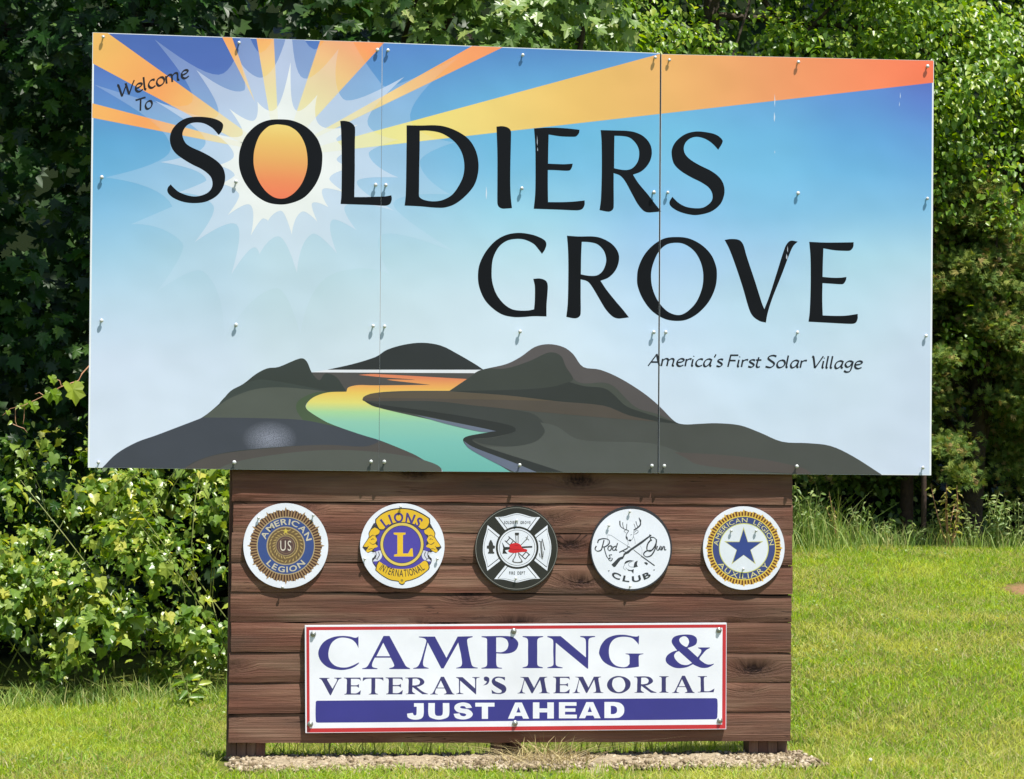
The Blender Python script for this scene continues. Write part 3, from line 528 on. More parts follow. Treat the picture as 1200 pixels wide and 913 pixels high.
# ---- pen-written small lettering
def nib(path, wide, thin, ang=math.radians(38)):
    """strip along a centre line with a broad nib; returns verts, quads"""
    vs, fs = [], []
    for i, p in enumerate(path):
        d = (path[min(i+1, len(path)-1)]-path[max(i-1, 0)]); d = d.normalized() if d.length else Vector((1, 0))
        nrm = Vector((-d.y, d.x)); a = math.atan2(d.y, d.x)-ang
        wd = math.sqrt((wide*math.sin(a))**2+(thin*math.cos(a))**2)/2
        vs += [p+nrm*wd, p-nrm*wd]
        if i: k = 2*i; fs.append((k-2, k-1, k+1, k))
    return vs, fs
PEN = {'A': (.72, [[(0, 0), (.4, 1)], [(.38, 1), (.66, 0)], [(.15, .33), (.56, .33)]]), 'm': (.88, [[(.06, .6), (.05, 0)], [(.05, .42), (.2, .6), (.33, .6), (.38, .48), (.37, 0)], [(.37, .42), (.53, .6), (.66, .6), (.71, .48), (.69, .06), (.78, .02)]]),
 'e': (.5, [[(.08, .3), (.3, .36), (.42, .48), (.36, .6), (.22, .62), (.09, .5), (.05, .25), (.13, .05), (.28, 0), (.44, .1)]]), 'r': (.38, [[(.06, .61), (.05, 0)], [(.05, .4), (.15, .56), (.28, .62), (.35, .58)]]),
 'i': (.22, [[(.06, .6), (.05, .08), (.12, 0)], [(.07, .82), (.08, .87)]]), 'c': (.46, [[(.42, .56), (.3, .62), (.15, .55), (.05, .32), (.1, .08), (.25, 0), (.42, .1)]]),
 'a': (.56, [[(.43, .58), (.28, .62), (.12, .5), (.05, .25), (.1, .04), (.2, 0), (.34, .15), (.43, .42)], [(.46, .62), (.42, .1), (.5, .01)]]), "'": (.2, [[(.1, 1.02), (.04, .76)]]),
 's': (.42, [[(.37, .56), (.24, .62), (.1, .55), (.11, .42), (.3, .26), (.34, .12), (.22, 0), (.04, .05)]]), 'F': (.54, [[(.1, 1), (.05, 0)], [(.08, .97), (.52, .98)], [(.07, .53), (.42, .53)]]),
 't': (.34, [[(.13, .84), (.08, .15), (.15, .0), (.28, .05)], [(0, .6), (.3, .61)]]), 'S': (.6, [[(.54, .93), (.35, 1), (.15, .93), (.1, .75), (.25, .57), (.45, .38), (.47, .18), (.3, 0), (.02, .06)]]),
 'o': (.54, [[(.28, .62), (.12, .52), (.05, .28), (.12, .04), (.26, 0), (.42, .12), (.48, .35), (.41, .57), (.28, .62)]]), 'l': (.24, [[(.06, 1.02), (.05, .08), (.13, 0)]]),
 'V': (.62, [[(0, .98), (.08, .9), (.26, 0)], [(.27, 0), (.62, 1)]]), 'g': (.55, [[(.43, .57), (.25, .62), (.1, .5), (.06, .3), (.17, .12), (.32, .2), (.43, .5)], [(.46, .6), (.42, 0), (.35, -.25), (.18, -.3), (.04, -.2)]]),
 'W': (.95, [[(0, .98), (.07, .92), (.2, 0)], [(.2, 0), (.5, .8)], [(.48, .95), (.6, 0)], [(.6, 0), (.85, .7), (.98, 1)]]), 'T': (.58, [[(0, .94), (.66, .99)], [(.34, .97), (.28, 0)]]),
 'R': (.7, [[(.2, 1), (.1, .5), (.02, .1), (-.15, -.05)], [(-.2, .5), (-.05, .8), (.25, 1), (.5, .95), (.5, .7), (.3, .5), (.15, .48)], [(.25, .5), (.4, .1), (.62, .02)]]),
 'd': (.56, [[(.4, .55), (.25, .6), (.08, .4), (.05, .15), (.18, 0), (.35, .12)], [(.55, 1.05), (.42, .1), (.52, 0)]]), 'u': (.56, [[(.08, .58), (.05, .12), (.15, 0), (.32, .1)], [(.44, .6), (.38, .08), (.48, 0)]]), 'n': (.56, [[(.08, .6), (.05, 0)], [(.06, .38), (.2, .58), (.36, .58), (.36, .1), (.46, .0)]])}
def pen_text(sheet, text, p0, p1, cap, mat, slant=.16, wide=.185, thin=.085, name='letter', parent=None, join=False):
    """text from pixel p0 to p1 (baseline ends), capital height in pixels"""
    adv = [PEN[ch][0] for ch in text]; tot = sum(adv)-.08
    p0, p1 = Vector(p0), Vector(p1); d = p1-p0; L = d.length; ex = d/L; ey = Vector((ex.y, -ex.x)); sx = L/tot; x = 0
    sheet.k += 1; base = sheet.k; AV, AF = [], []
    for ch, a in zip(text, adv):
        V, Fc = [], []
        for si, st in enumerate(PEN[ch][1]):
            path = spline([q if len(st) > 2 else q+(c,) for q in st], False, 5)
            vs, fs = nib([Vector((q.x*sx/cap+q.y*slant, q.y)) for q in path], wide, thin)
            o_ = len(V); Y = sheet.y-base*STEP-si*STEP*.3
            for q in vs:
                pp = p0+ex*(x*sx+q.x*cap)+ey*(q.y*cap); V.append(P(pp.x, pp.y, Y))
            Fc += [tuple(i+o_ for i in f) for f in fs]
        if join: AF += [tuple(i+len(AV) for i in f) for f in Fc]; AV += V
        else: sheet.tri(name, V, Fc, mat, parent=parent)
        x += a
    if join: sheet.tri(name, AV, AF, mat, parent=parent)
    sheet.k = base+1
INK2 = ink('#0e1520', .45)
pen_text(SH, 'Welcome', (139, 114.2), (221, 90.6), 14.5, ink('#0c0a12', .45), .16, .21, .09)
pen_text(SH, 'To', (159.5, 131), (178, 126.4), 14, ink('#0c0a12', .45), .2, .21, .09)
pen_text(SH, "America's", (759.5, 428.8), (845.5, 429.6), 14, INK2)
pen_text(SH, 'First', (852, 429.8), (890, 430.4), 14, INK2)
pen_text(SH, 'Solar', (896.5, 430.5), (943, 431.1), 14, INK2)
pen_text(SH, 'Village', (949.5, 431.2), (1009, 432), 14, INK2)

# ---- bolts: a shank and a domed head, standing proud
def lathe(profile, n=12):
    """profile (radius, depth towards -y) turned round the y axis"""
    vs, fs = [], []
    for r_, d in profile:
        for i in range(n):
            a = 2*math.pi*i/n; vs.append((r_*math.cos(a), -d, r_*math.sin(a)))
    for k in range(len(profile)-1):
        for i in range(n): j = (i+1) % n; fs.append((k*n+i, k*n+j, (k+1)*n+j, (k+1)*n+i))
    fs.append(tuple(range((len(profile)-1)*n, len(profile)*n)))
    return vs, fs
bv, bf = lathe([(.0034, 0), (.0034, .010), (.0078, .010), (.0082, .0125), (.0065, .0155), (.004, .0175), (.0012, .018)])
BME = mesh('bolt', bv, bf, True); BME.materials.append(BOLT)
bolts = [(120.7, 44), (280, 50.7), (442, 59.2), (453.7, 59.3), (612, 64.5), (766.6, 68), (784, 70.7), (934.7, 73), (1086, 78), (119, 208), (276.7, 213), (439.7, 217), (452, 217), (610.5, 221), (765, 225.5), (781.6, 226), (935, 227), (1085.4, 233),
         (118.6, 376), (276, 381), (437, 382.5), (450.5, 383), (609.4, 389), (765, 389), (780, 389.5), (934, 390), (1084.7, 394), (116, 542), (274, 542), (435, 541), (450.7, 541), (608.7, 545), (764, 546), (778, 546), (932.7, 547), (1081, 548)]
for x, y in bolts:
    o = obj('bolt', BME, WS); o.location = P(x, y, -.0015)-WS.location; o.rotation_euler = (random.uniform(-.2, .2), random.random()*3, random.uniform(-.2, .2)); o.scale = (random.uniform(.9, 1.1), random.uniform(.75, 1.12), 1); o.scale.z = o.scale.x

# ------------------------------------------------------------------ plank wall on posts
YP = .038                                   # front of the planks
PW = thing('plank_wall', 'brown stained plank wall on short posts under the big landscape sign', 'board wall', (1.83, .1, 0))
Lrow = [552, 587.6, 623.6, 658.4, 693.8, 728.6, 763.6, 800, 836, 871.4]; Rrow = [555, 591.6, 626.8, 662.5, 696.6, 730, 765, 799.4, 833.6, 868.8]
def xl(y): return 273.5-(y-552)*5.5/318
def xr(y): return 929-(y-552)*2/318
def plank(yl0, yl1, yr0, yr1, x0, x1, yf, name='plank', top=False):
    nu, nvv = 60, 5; pts = []; pv = []
    dy = random.uniform(-.003, .002); tilt = random.uniform(.0, .006)
    ph = [random.uniform(0, 6) for _ in range(6)]
    for j in range(nvv+1):
        v = j/nvv
        for i in range(nu+1):
            u = i/nu; ya = yl0+(yr0-yl0)*u; yb = yl1+(yr1-yl1)*u
            e = .45*math.sin(u*5+ph[0])+.3*math.sin(u*17+ph[1])+.22*math.sin(u*53+ph[2]); e2 = .4*math.sin(u*6+ph[3])+.3*math.sin(u*23+ph[4])+.2*math.sin(u*61+ph[5])
            ya += .5+e*.85+max(0, math.sin(u*9+ph[2])-.93)*14; yb -= .2+e2*.8
            y = ya+(yb-ya)*v; x = x0(y)+(x1(y)-x0(y))*u+(random.uniform(-.4, .4) if i in (0, nu) else 0)
            edge = (.0035 if j in (0, nvv) else 0)+(.003 if i in (0, nu) else 0)
            Y = yf+dy+tilt*(.5-v)+edge+.0012*math.sin(u*11+v*3+ph[1])
            pts.append(P(x, y, Y))
    W_ = nu+1; fs = [(j*W_+i, (j+1)*W_+i, (j+1)*W_+i+1, j*W_+i+1) for j in range(nvv) for i in range(nu)]
    n0 = len(pts)
    ring = [i for i in range(W_)]+[j*W_+nu for j in range(1, nvv+1)]+[nvv*W_+i for i in range(nu-1, -1, -1)]+[j*W_ for j in range(nvv-1, 0, -1)]
    bk = []
    for r_ in ring: p = pts[r_].copy(); p.y = yf+.038; bk.append(len(pts)); pts.append(p)
    for k in range(len(ring)): k2 = (k+1) % len(ring); fs.append((ring[k], ring[k2], bk[k2], bk[k]))
    fs.append(tuple(reversed(bk)))
    return part(name, pts, fs, WOOD, PW)
for i in range(9):
    j0 = random.uniform(-1.2, 1.0); j1 = random.uniform(-1, .8)
    if i == 0: y0, y0r = 546, 549
    else: y0, y0r = Lrow[i], Rrow[i]
    plank(y0, Lrow[i+1], y0r, Rrow[i+1], lambda y, a=j0: xl(y)+a, lambda y, a=j1: xr(y)+a, YP)
# three built-up posts of four boards, reaching up behind the panels
def boxpts(x0, x1, y0, y1, z0, z1):
    v = [(x0, y0, z0), (x1, y0, z0), (x1, y1, z0), (x0, y1, z0), (x0, y0, z1), (x1, y0, z1), (x1, y1, z1), (x0, y1, z1)]
    return [Vector(q) for q in v], [(0, 1, 5, 4), (1, 2, 6, 5), (2, 3, 7, 6), (3, 0, 4, 7), (4, 5, 6, 7), (3, 2, 1, 0)]
def woodv():
    m = WOOD.copy(); m.name = 'post_wood'; n = m.node_tree.nodes
    for x in n:
        if x.type == 'MAPPING': s = x.inputs['Scale'].default_value; x.inputs['Scale'].default_value = (s[2], s[1], s[0])
        if x.type == 'HUE_SAT': x.inputs['Saturation'].default_value = .8
    return m
WOODV = woodv()
v, f = boxpts(.64, 3.02, .0762, .0785, .1, ZB-.01); part('gap_blocker_sheet', v, f, simple('gap_blocker_sheet', '#2a1c18', .8), PW)  # added dark sheet, unseen, stops light leaking through the plank gaps
for px0, px1, mid_ in ((265.5, 311, 0), (578, 611, 1), (877, 922, 2)):
    a, b_ = P(px0, 880, .09).x, P(px1, 880, .09).x; nb = 4 if mid_ != 1 else 3; wd = (b_-a)/nb
    pr = None
    for k in range(nb):
        x0 = a+k*wd+.0012; x1 = a+(k+1)*wd-.0012; jy = random.uniform(.001, .006)
        v, f = boxpts(x0, x1, .079+jy, .19, -.35, ZB+1.68)
        if k == 0: pr = part('post', v, f, WOODV, PW)
        else:
            part('post_board', v, f, WOODV, pr)
for z in (.16, .62, 1.06): 
    v, f = boxpts(.66, 3.0, .192, .23, z, z+.09); part('back_rail', v, f, WOOD, PW)
for q0, q1 in (((448, 49.8), (444, 552.2)), ((774.3, 62.8), (771.4, 554.6))):
    a = P(*q0, .009); b_ = P(*q1, .009); v = [Vector((p_.x+dx, yy, p_.z+dz)) for yy in (.0083, .0097) for p_, dx, dz in ((a, -.03, -.004), (a, .03, -.004), (b_, .03, .004), (b_, -.03, .004))]
    part('dark_seam_strip', v, [(3, 2, 1, 0), (4, 5, 6, 7), (0, 1, 5, 4), (1, 2, 6, 5), (2, 3, 7, 6), (3, 0, 4, 7)], simple('dark_seam_strip', '#14171c', .7), PW)  # added dark strip that blocks the view through; seam shade put into its colour
for z in (ZB+.05, ZB+.55, ZB+1.1, ZB+1.68): 
    v, f = boxpts(.02, 3.62, .010, .076, z, z+.085); part('panel_rail', v, f, WOOD, PW)

# ------------------------------------------------------------------ text from the built-in face, as outlines
_gc = {}
def glyph(ch, bold=0.0):
    key = (ch, bold)
    if key in _gc: return _gc[key]
    cu = bpy.data.curves.new('t', 'FONT'); cu.body = ch; cu.offset = bold; cu.resolution_u = 4
    ob = bpy.data.objects.new('t', cu); COL.objects.link(ob)
    dg = bpy.context.evaluated_depsgraph_get(); dg.update(); me = ob.evaluated_get(dg).to_mesh()
    vs = [Vector((v.co.x, v.co.y)) for v in me.vertices]; fs = [tuple(p.vertices) for p in me.polygons]
    ob.evaluated_get(dg).to_mesh_clear(); bpy.data.objects.remove(ob); bpy.data.curves.remove(cu)
    x0 = min(v.x for v in vs); x1 = max(v.x for v in vs); y0 = min(v.y for v in vs); y1 = max(v.y for v in vs)
    vs = [Vector(((v.x-x0)/(y1-y0), (v.y-y0)/(y1-y0))) for v in vs]
    _gc[key] = (vs, fs, (x1-x0)/(y1-y0)); return _gc[key]
def set_text(sheet, text, place, mat, gap=.18, space=.45, bold=0, xs=1.0, total=None, name='lettering', join=True, hold=False):
    """place(s, t) -> pixel, s along (0..1 of the whole), t up (0..1 of cap height)"""
    ws = [space if ch == ' ' else glyph(ch, bold)[2]*xs for ch in text]; tot = sum(ws)+gap*(len(text)-1)
    x = 0; AV, AF = [], []
    if not hold: sheet.k += 1
    Y = sheet.y-sheet.k*STEP
    for ch, w_ in zip(text, ws):
        if ch != ' ':
            vs, fs, _ = glyph(ch, bold); V = []
            for v in vs:
                q = place((x+v.x*xs)/tot, v.y); V.append(P(q[0], q[1], Y))
            if join: AF += [tuple(i+len(AV) for i in f) for f in fs]; AV += V
            else: sheet.tri(name, V, fs, mat)
        x += w_+gap
    if join: sheet.tri(name, AV, AF, mat)
def arc_place(cx_, cy_, r0, r1, a0, a1, flip=False):
    """text on an arc; angles in degrees clockwise from the top; r0 baseline, r1 cap line"""
    def f(s, t):
        a = math.radians(a0+(a1-a0)*s); r_ = r0+(r1-r0)*t
        return (cx_+r_*math.sin(a), cy_-r_*math.cos(a))
    return f

# ------------------------------------------------------------------ camping sign
CS = thing('camping_sign', 'white Camping and Veterans Memorial Just Ahead sign with red border', 'sign', (1.83, .02, .3))
YC = .012
q = [(357.3, 733), (851.5, 730), (851, 854.5), (358, 859)]
v, f = quadbox(q, YC, .02); part('backboard', v, f, ink('#eef2f4', .4, .95), CS)
CSH = Sheet(YC, CS)
def inset(q, l_, t_, r_, b_): return [(q[0][0]+l_, q[0][1]+t_), (q[1][0]-r_, q[1][1]+t_), (q[2][0]-r_, q[2][1]-b_), (q[3][0]+l_, q[3][1]-b_)]
CSH.add('red_border', [poly(*inset(q, 1.6, 1.8, .6, .5)), poly(*inset(q, 5.0, 5.6, 4.8, 5.4))], ink('#c83238', .4))
CSH.add('blue_bar', [spline([(370, 823), (372.5, 821.2), (600, 819.8), (838, 818.2), (840.8, 820.5), (840.6, 840.6), (838, 843), (600, 845), (372.5, 847), (370, 845)], True, 3)], ink('#3b3a8c', .4))
NAVY = ink('#3c3a86', .4); NAVY2 = ink('#3e3c70', .4)
SER = {
 'C': (350, 725, 9.13, [[(640, 188, c), (640, 315, c), (610, 260), (560, 220), (480, 203), (410, 215), (350, 265), (320, 350), (325, 430), (370, 490), (430, 518), (510, 522), (580, 500), (645, 468, c), (640, 485), (580, 525), (500, 547), (420, 548), (320, 525), (245, 465), (210, 385), (225, 310), (280, 240), (370, 197), (460, 185), (540, 190), (600, 205), (625, 200)]]),
 'A': (350, 725, 9.13, [[(908, 185, c), (972, 185, c), (1120, 460, c), (1150, 510), (1190, 530, c), (1190, 540, c), (970, 540, c), (970, 530, c), (1015, 515), (1020, 490), (985, 418, c), (815, 418, c), (790, 470), (785, 505), (800, 522), (845, 532, c), (840, 540, c), (680, 540, c), (680, 532, c), (730, 515), (770, 450, c), (880, 240, c)], [(905, 258, c), (832, 402, c), (978, 402, c)]]),
 'M': (470, 725, 9.13, [[(190, 192, c), (362, 192, c), (485, 420, c), (605, 192, c), (765, 188, c), (765, 198, c), (715, 215), (708, 250), (730, 380, c), (755, 490), (775, 515), (820, 525, c), (818, 533, c), (590, 533, c), (590, 527, c), (640, 510), (652, 470), (640, 380, c), (612, 255, c), (455, 533, c), (430, 533, c), (285, 255, c), (250, 390, c), (235, 470), (245, 510), (295, 528, c), (295, 535, c), (130, 537, c), (130, 530, c), (180, 510), (215, 440, c), (250, 320, c), (270, 240), (250, 212), (190, 200, c)]]),
 'P': (470, 725, 9.13, [[(862, 188, c), (1130, 186), (1200, 200), (1245, 240), (1254, 280), (1230, 335), (1180, 365), (1110, 376), (1020, 372, c), (1018, 440), (1022, 500), (1040, 520), (1080, 527, c), (1080, 535, c), (860, 535, c), (860, 527, c), (905, 515), (920, 490), (920, 350), (920, 230), (910, 208), (862, 198, c)], [(1018, 202, c), (1080, 202), (1130, 225), (1148, 275), (1130, 330), (1080, 358), (1018, 358, c)]]),
 'I': (590, 725, 9.13, [[(205, 187, c), (425, 187, c), (425, 196, c), (375, 210), (362, 240), (362, 350), (362, 480), (375, 508), (420, 520, c), (420, 530, c), (205, 530, c), (205, 522, c), (250, 508), (262, 480), (262, 350), (262, 240), (250, 210), (205, 196, c)]]),
 'N': (590, 725, 9.13, [[(470, 187, c), (612, 187, c), (882, 415, c), (882, 300, c), (880, 235), (865, 208), (822, 196, c), (822, 186, c), (980, 186, c), (980, 195, c), (925, 208), (910, 235), (908, 380, c), (906, 535, c), (895, 535, c), (560, 258, c), (558, 400, c), (560, 490), (580, 510), (632, 522, c), (632, 530, c), (470, 530, c), (470, 522, c), (520, 508), (535, 485), (532, 350, c), (532, 240), (515, 215), (470, 197, c)]]),
 'G': (710, 725, 8, [[(312, 158, c), (308, 245, c), (285, 215), (240, 180), (160, 170), (90, 185), (45, 230), (28, 300), (40, 380), (85, 435), (150, 455), (195, 450), (222, 425, c), (222, 385), (222, 360), (215, 340), (185, 332, c), (185, 327, c), (352, 327, c), (352, 332, c), (315, 342), (308, 365), (310, 450, c), (250, 460), (150, 466), (60, 450), (-20, 405), (-60, 340), (-62, 300), (-40, 240), (10, 185), (90, 155), (180, 152), (250, 165), (290, 168)]]),
 '&': (710, 725, 8, [[(865, 270, c), (975, 270, c), (975, 276, c), (940, 295), (905, 335), (878, 375), (900, 400), (940, 425), (975, 430), (1015, 422, c), (1010, 430), (960, 458), (900, 462), (850, 445), (815, 428, c), (760, 455), (690, 465), (630, 455), (575, 420), (560, 380), (580, 340), (625, 310), (668, 297, c), (645, 268), (620, 230), (620, 195), (650, 165), (720, 150), (800, 152), (845, 175), (855, 210), (840, 245), (790, 268), (765, 275, c), (860, 362, c), (890, 320), (893, 292), (865, 277, c)],
       [(735, 165), (765, 180), (780, 215), (770, 250), (752, 265), (710, 240), (688, 205), (700, 178)], [(685, 305, c), (808, 415, c), (760, 435), (700, 425), (655, 385), (640, 345), (660, 315)]]),
 'T': (350, 725, 9.13, [[(690, 628, c), (905, 628, c), (908, 665, c), (880, 645), (820, 640, c), (820, 720), (820, 790), (850, 808, c), (850, 812, c), (750, 812, c), (750, 808, c), (775, 795), (778, 720), (778, 640, c), (720, 645), (685, 670, c)]]),
 'V': (350, 725, 9.13, [[(220, 632, c), (330, 632, c), (330, 638, c), (305, 645), (315, 670, c), (362, 750, c), (410, 660), (405, 642), (380, 637, c), (380, 630, c), (458, 630, c), (458, 637, c), (425, 655), (345, 820, c), (335, 820, c), (250, 660), (220, 638, c)]]),
 'E': (350, 725, 9.13, [[(485, 630, c), (660, 630, c), (665, 665, c), (640, 645), (560, 643, c), (560, 712, c), (620, 712), (645, 698, c), (645, 740, c), (620, 725), (560, 725, c), (560, 798, c), (620, 797), (665, 765, c), (658, 812, c), (490, 812, c), (490, 806, c), (512, 795), (515, 720), (515, 650), (485, 636, c)]]),
 'R': (470, 725, 9.13, [[(45, 628, c), (160, 625), (215, 635), (245, 665), (240, 695), (195, 722), (165, 728, c), (230, 780), (285, 803, c), (285, 808, c), (225, 808, c), (122, 730, c), (120, 780), (150, 803, c), (150, 808, c), (50, 808, c), (50, 803, c), (75, 795), (78, 720), (78, 645), (45, 634, c)], [(122, 640, c), (170, 640), (200, 665), (190, 700), (150, 712), (120, 712, c)]]),
 'S': (470, 725, 9.13, [[(1110, 620, c), (1110, 658, c), (1080, 635), (1040, 628), (1010, 640), (1012, 660), (1050, 680), (1105, 710), (1125, 745), (1110, 785), (1060, 803), (1010, 800), (975, 798, c), (970, 755, c), (1000, 780), (1040, 792), (1070, 785), (1075, 765), (1040, 740), (990, 705), (972, 670), (985, 635), (1025, 615), (1075, 618)]]),
 "'": (470, 725, 9.13, [[(885, 620), (910, 610), (940, 625), (942, 660), (920, 690), (875, 702, c), (905, 680), (915, 660), (890, 650)]]),
 'O': (710, 725, 8, [[(120, 533), (180, 545), (225, 580), (232, 620), (215, 660), (165, 695), (110, 702), (50, 685), (15, 645), (12, 605), (35, 565), (75, 540)], [(125, 545), (160, 560), (180, 600), (180, 640), (160, 675), (125, 690), (90, 678), (62, 635), (60, 595), (75, 560)]]),
 'L': (710, 725, 8, [[(862, 538, c), (948, 536, c), (948, 541, c), (922, 550), (920, 600), (922, 680, c), (970, 680), (1018, 655, c), (1010, 690, c), (862, 692, c), (862, 687, c), (888, 680), (888, 610), (886, 552), (862, 543, c)]])}
def serif(ch): 
    ox, oy, s, loops = SER[ch]; return [spline(tr(l_, ox, oy, s), True, 4) for l_ in loops]
CSH.k += 1
for ch in 'CAMPING&': CSH.add('letter', serif(ch), NAVY, hold=True)
row = [('V', 374, 400.2), ('E', 403, 422.9), ('T', 425, 449.4), ('E', 452, 472.1), ('R', 475, 501.5), ('A', 504, 532.5), ('N', 534.4, 562), ("'", 566, 573.5), ('S', 576, 593.4), ('M', 606.4, 644.2), ('E', 648, 667.8), ('M', 671, 707.2), ('O', 711.3, 739), ('R', 743, 769.4), ('I', 772.5, 783.5), ('A', 787.5, 814), ('L', 817.7, 837.3)]
for ch, x0, x1 in row:
    L_ = serif(ch); xs_ = [p.x for l_ in L_ for p in l_]; ys_ = [p.y for l_ in L_ for p in l_]
    a0, a1, b0, b1 = min(xs_), max(xs_), min(ys_), max(ys_); xm = (x0+x1)/2
    top = 794.2-(xm-390)*.0044; bot = 814.2-(xm-390)*.0062
    if ch in 'VNOSA': bot += .5
    if ch in 'OSA': top -= .5
    if ch == "'": bot = top+10; top -= .5
    CSH.add('letter', [[Vector((x0+(p.x-a0)/(a1-a0)*(x1-x0), top+(p.y-b0)/(b1-b0)*(bot-top))) for p in l_] for l_ in L_], NAVY2, hold=True)
# bold wide JUST AHEAD, drawn as blocks and curves
def nsc(pts, x0, x1):
    return [(x0+p[0]*(x1-x0),)+(842.2-p[1]*18.9-(x0-600)*.0062,)+tuple(p[2:]) for p in pts]
JB = {'J': [[(.42, 1, c), (1, 1, c), (1, .35), (.9, .08), (.62, -.02), (.3, 0), (.05, .12), (0, .35, c), (.34, .4, c), (.42, .25), (.56, .3), (.58, .78, c), (.42, .78, c)]],
      'U': [[(0, 1, c), (.31, 1, c), (.31, .4), (.36, .24), (.5, .2), (.64, .24), (.69, .4), (.69, 1, c), (1, 1, c), (1, .35), (.9, .1), (.5, -.03), (.1, .1), (0, .35)]],
      'S': [[(.96, .7, c), (.66, .66, c), (.58, .78), (.42, .8), (.34, .73), (.42, .66), (.8, .58), (1, .32), (.86, .07), (.5, -.03), (.12, .06), (0, .32, c), (.31, .35, c), (.38, .22), (.55, .17), (.66, .25), (.58, .34), (.2, .44), (.04, .68), (.15, .92), (.48, 1.03), (.82, .94)]],
      'T': [[(0, 1, c), (1, 1, c), (1, .76, c), (.66, .76, c), (.66, 0, c), (.34, 0, c), (.34, .76, c), (0, .76, c)]],
      'A': [[(.34, 1, c), (.66, 1, c), (1, 0, c), (.72, 0, c), (.66, .17, c), (.34, .17, c), (.28, 0, c), (0, 0, c)], [(.5, .74, c), (.4, .38, c), (.6, .38, c)]],
      'H': [[(0, 1, c), (.31, 1, c), (.31, .63, c), (.69, .63, c), (.69, 1, c), (1, 1, c), (1, 0, c), (.69, 0, c), (.69, .38, c), (.31, .38, c), (.31, 0, c), (0, 0, c)]],
      'E': [[(0, 1, c), (.98, 1, c), (.98, .78, c), (.34, .78, c), (.34, .62, c), (.92, .62, c), (.92, .41, c), (.34, .41, c), (.34, .23, c), (1, .23, c), (1, 0, c), (0, 0, c)]],
      'D': [[(0, 1, c), (.5, 1, c), (.8, .94), (1, .7), (1, .3), (.8, .05), (.5, 0, c), (0, 0, c)], [(.33, .76, c), (.33, .24, c), (.52, .26), (.64, .38), (.64, .62), (.52, .74)]]}
CSH.k += 1
for ch, x0, x1 in [('J', 477, 496.5), ('U', 502, 526.5), ('S', 531.5, 554), ('T', 557, 579.5), ('A', 595.3, 620), ('H', 624.5, 649), ('E', 655, 676), ('A', 678.5, 703.8), ('D', 708.3, 731)]:
    CSH.add('letter', [spline(nsc(l_, x0, x1), True, 5) for l_ in JB[ch]], ink('#eef3f5', .4, .95), hold=True)
sv, sf = lathe([(.0125, 0), (.0125, .0018), (.0085, .002), (.0085, .0055), (.006, .0085), (.002, .0098)], 10)
SME = mesh('bolt', sv, sf, True); SME.materials.append(SCREW)
for x, y in [(367, 743), (602, 739.5), (842.5, 738.5), (363.5, 848.5), (603.5, 847.5), (843.5, 844.5)]:
    o = obj('bolt', SME, CS); o.location = P(x, y, YC-.002)-CS.location

# ------------------------------------------------------------------ round club signs
YD = YP-.014
def circ(cx_, cy_, r_, n=64, ry=None): return [Vector((cx_+r_*math.sin(2*math.pi*i/n), cy_-(ry or r_)*math.cos(2*math.pi*i/n))) for i in range(n)]
def round_sign(name, label, cx_, cy_, rx, ry, base_mat):
    t = thing(name, label, 'sign', P(cx_, cy_, YP), 'round club signs in a row on the planks')
    n = 64; fr = [P(p.x, p.y, YD) for p in circ(cx_, cy_, rx, n, ry)]; bk = [p+Vector((0, .008, 0)) for p in fr]
    part('disc', fr+bk, [tuple(range(n))]+[(i, (i+1) % n, n+(i+1) % n, n+i) for i in range(n)]+[tuple(range(2*n-1, n-1, -1))], base_mat, t)
    return t, Sheet(YD, t)
dv, df = lathe([(.003, -.005), (.003, .001), (.0065, .0015), (.006, .0045), (.003, .0065)], 8)
WME = mesh('screw', dv, df, True); WME.materials.append(BOLT)
def screws(t, lst):
    for x, y in lst:
        o = obj('screw', WME, t); o.location = P(x, y, YD-.006)-t.location
def ring(cx_, cy_, r0, r1, n=72): return [circ(cx_, cy_, r1, n), circ(cx_, cy_, r0, n)]
def burst_ring(sheet, cx_, cy_, r0, r1, base, dark, n=72, jag=.09, big=12, ratio=.62):
    """radiating pleated ring with a jagged edge"""
    out = []
    for i in range(n):
        a = 2*math.pi*i/n; a2 = 2*math.pi*(i+.5)/n; rr = r1*(1+(jag*.55 if i % (n//big) == 0 else 0)+(jag*.2 if i % 3 == 0 else 0))
        out.append(Vector((cx_+rr*math.sin(a), cy_-rr*math.cos(a)))); rr = r1*(1-jag*.35); out.append(Vector((cx_+rr*math.sin(a2), cy_-rr*math.cos(a2))))
    sheet.add('emblem_rays', [out, circ(cx_, cy_, r0-.5, 72)], base)
    V, Fc = [], []; sheet.k += 1; Y = sheet.y-sheet.k*STEP
    for i in range(n):
        a = 2*math.pi*(i+.5)/n; w0 = 2*math.pi/n*.25*ratio/.62; rr = r1*(.97 if i % 3 else 1.0)
        for (ra, s_) in ((r0, -1), (r0, 1), (rr, 1), (rr, -1)): V.append(P(cx_+ra*math.sin(a+s_*w0), cy_-ra*math.cos(a+s_*w0), Y))
        k = 4*i; Fc.append((k, k+1, k+2, k+3))
    sheet.tri('emblem_pleats', V, Fc, dark)
WHITE = ink('#eaf0f4', .4, .95)
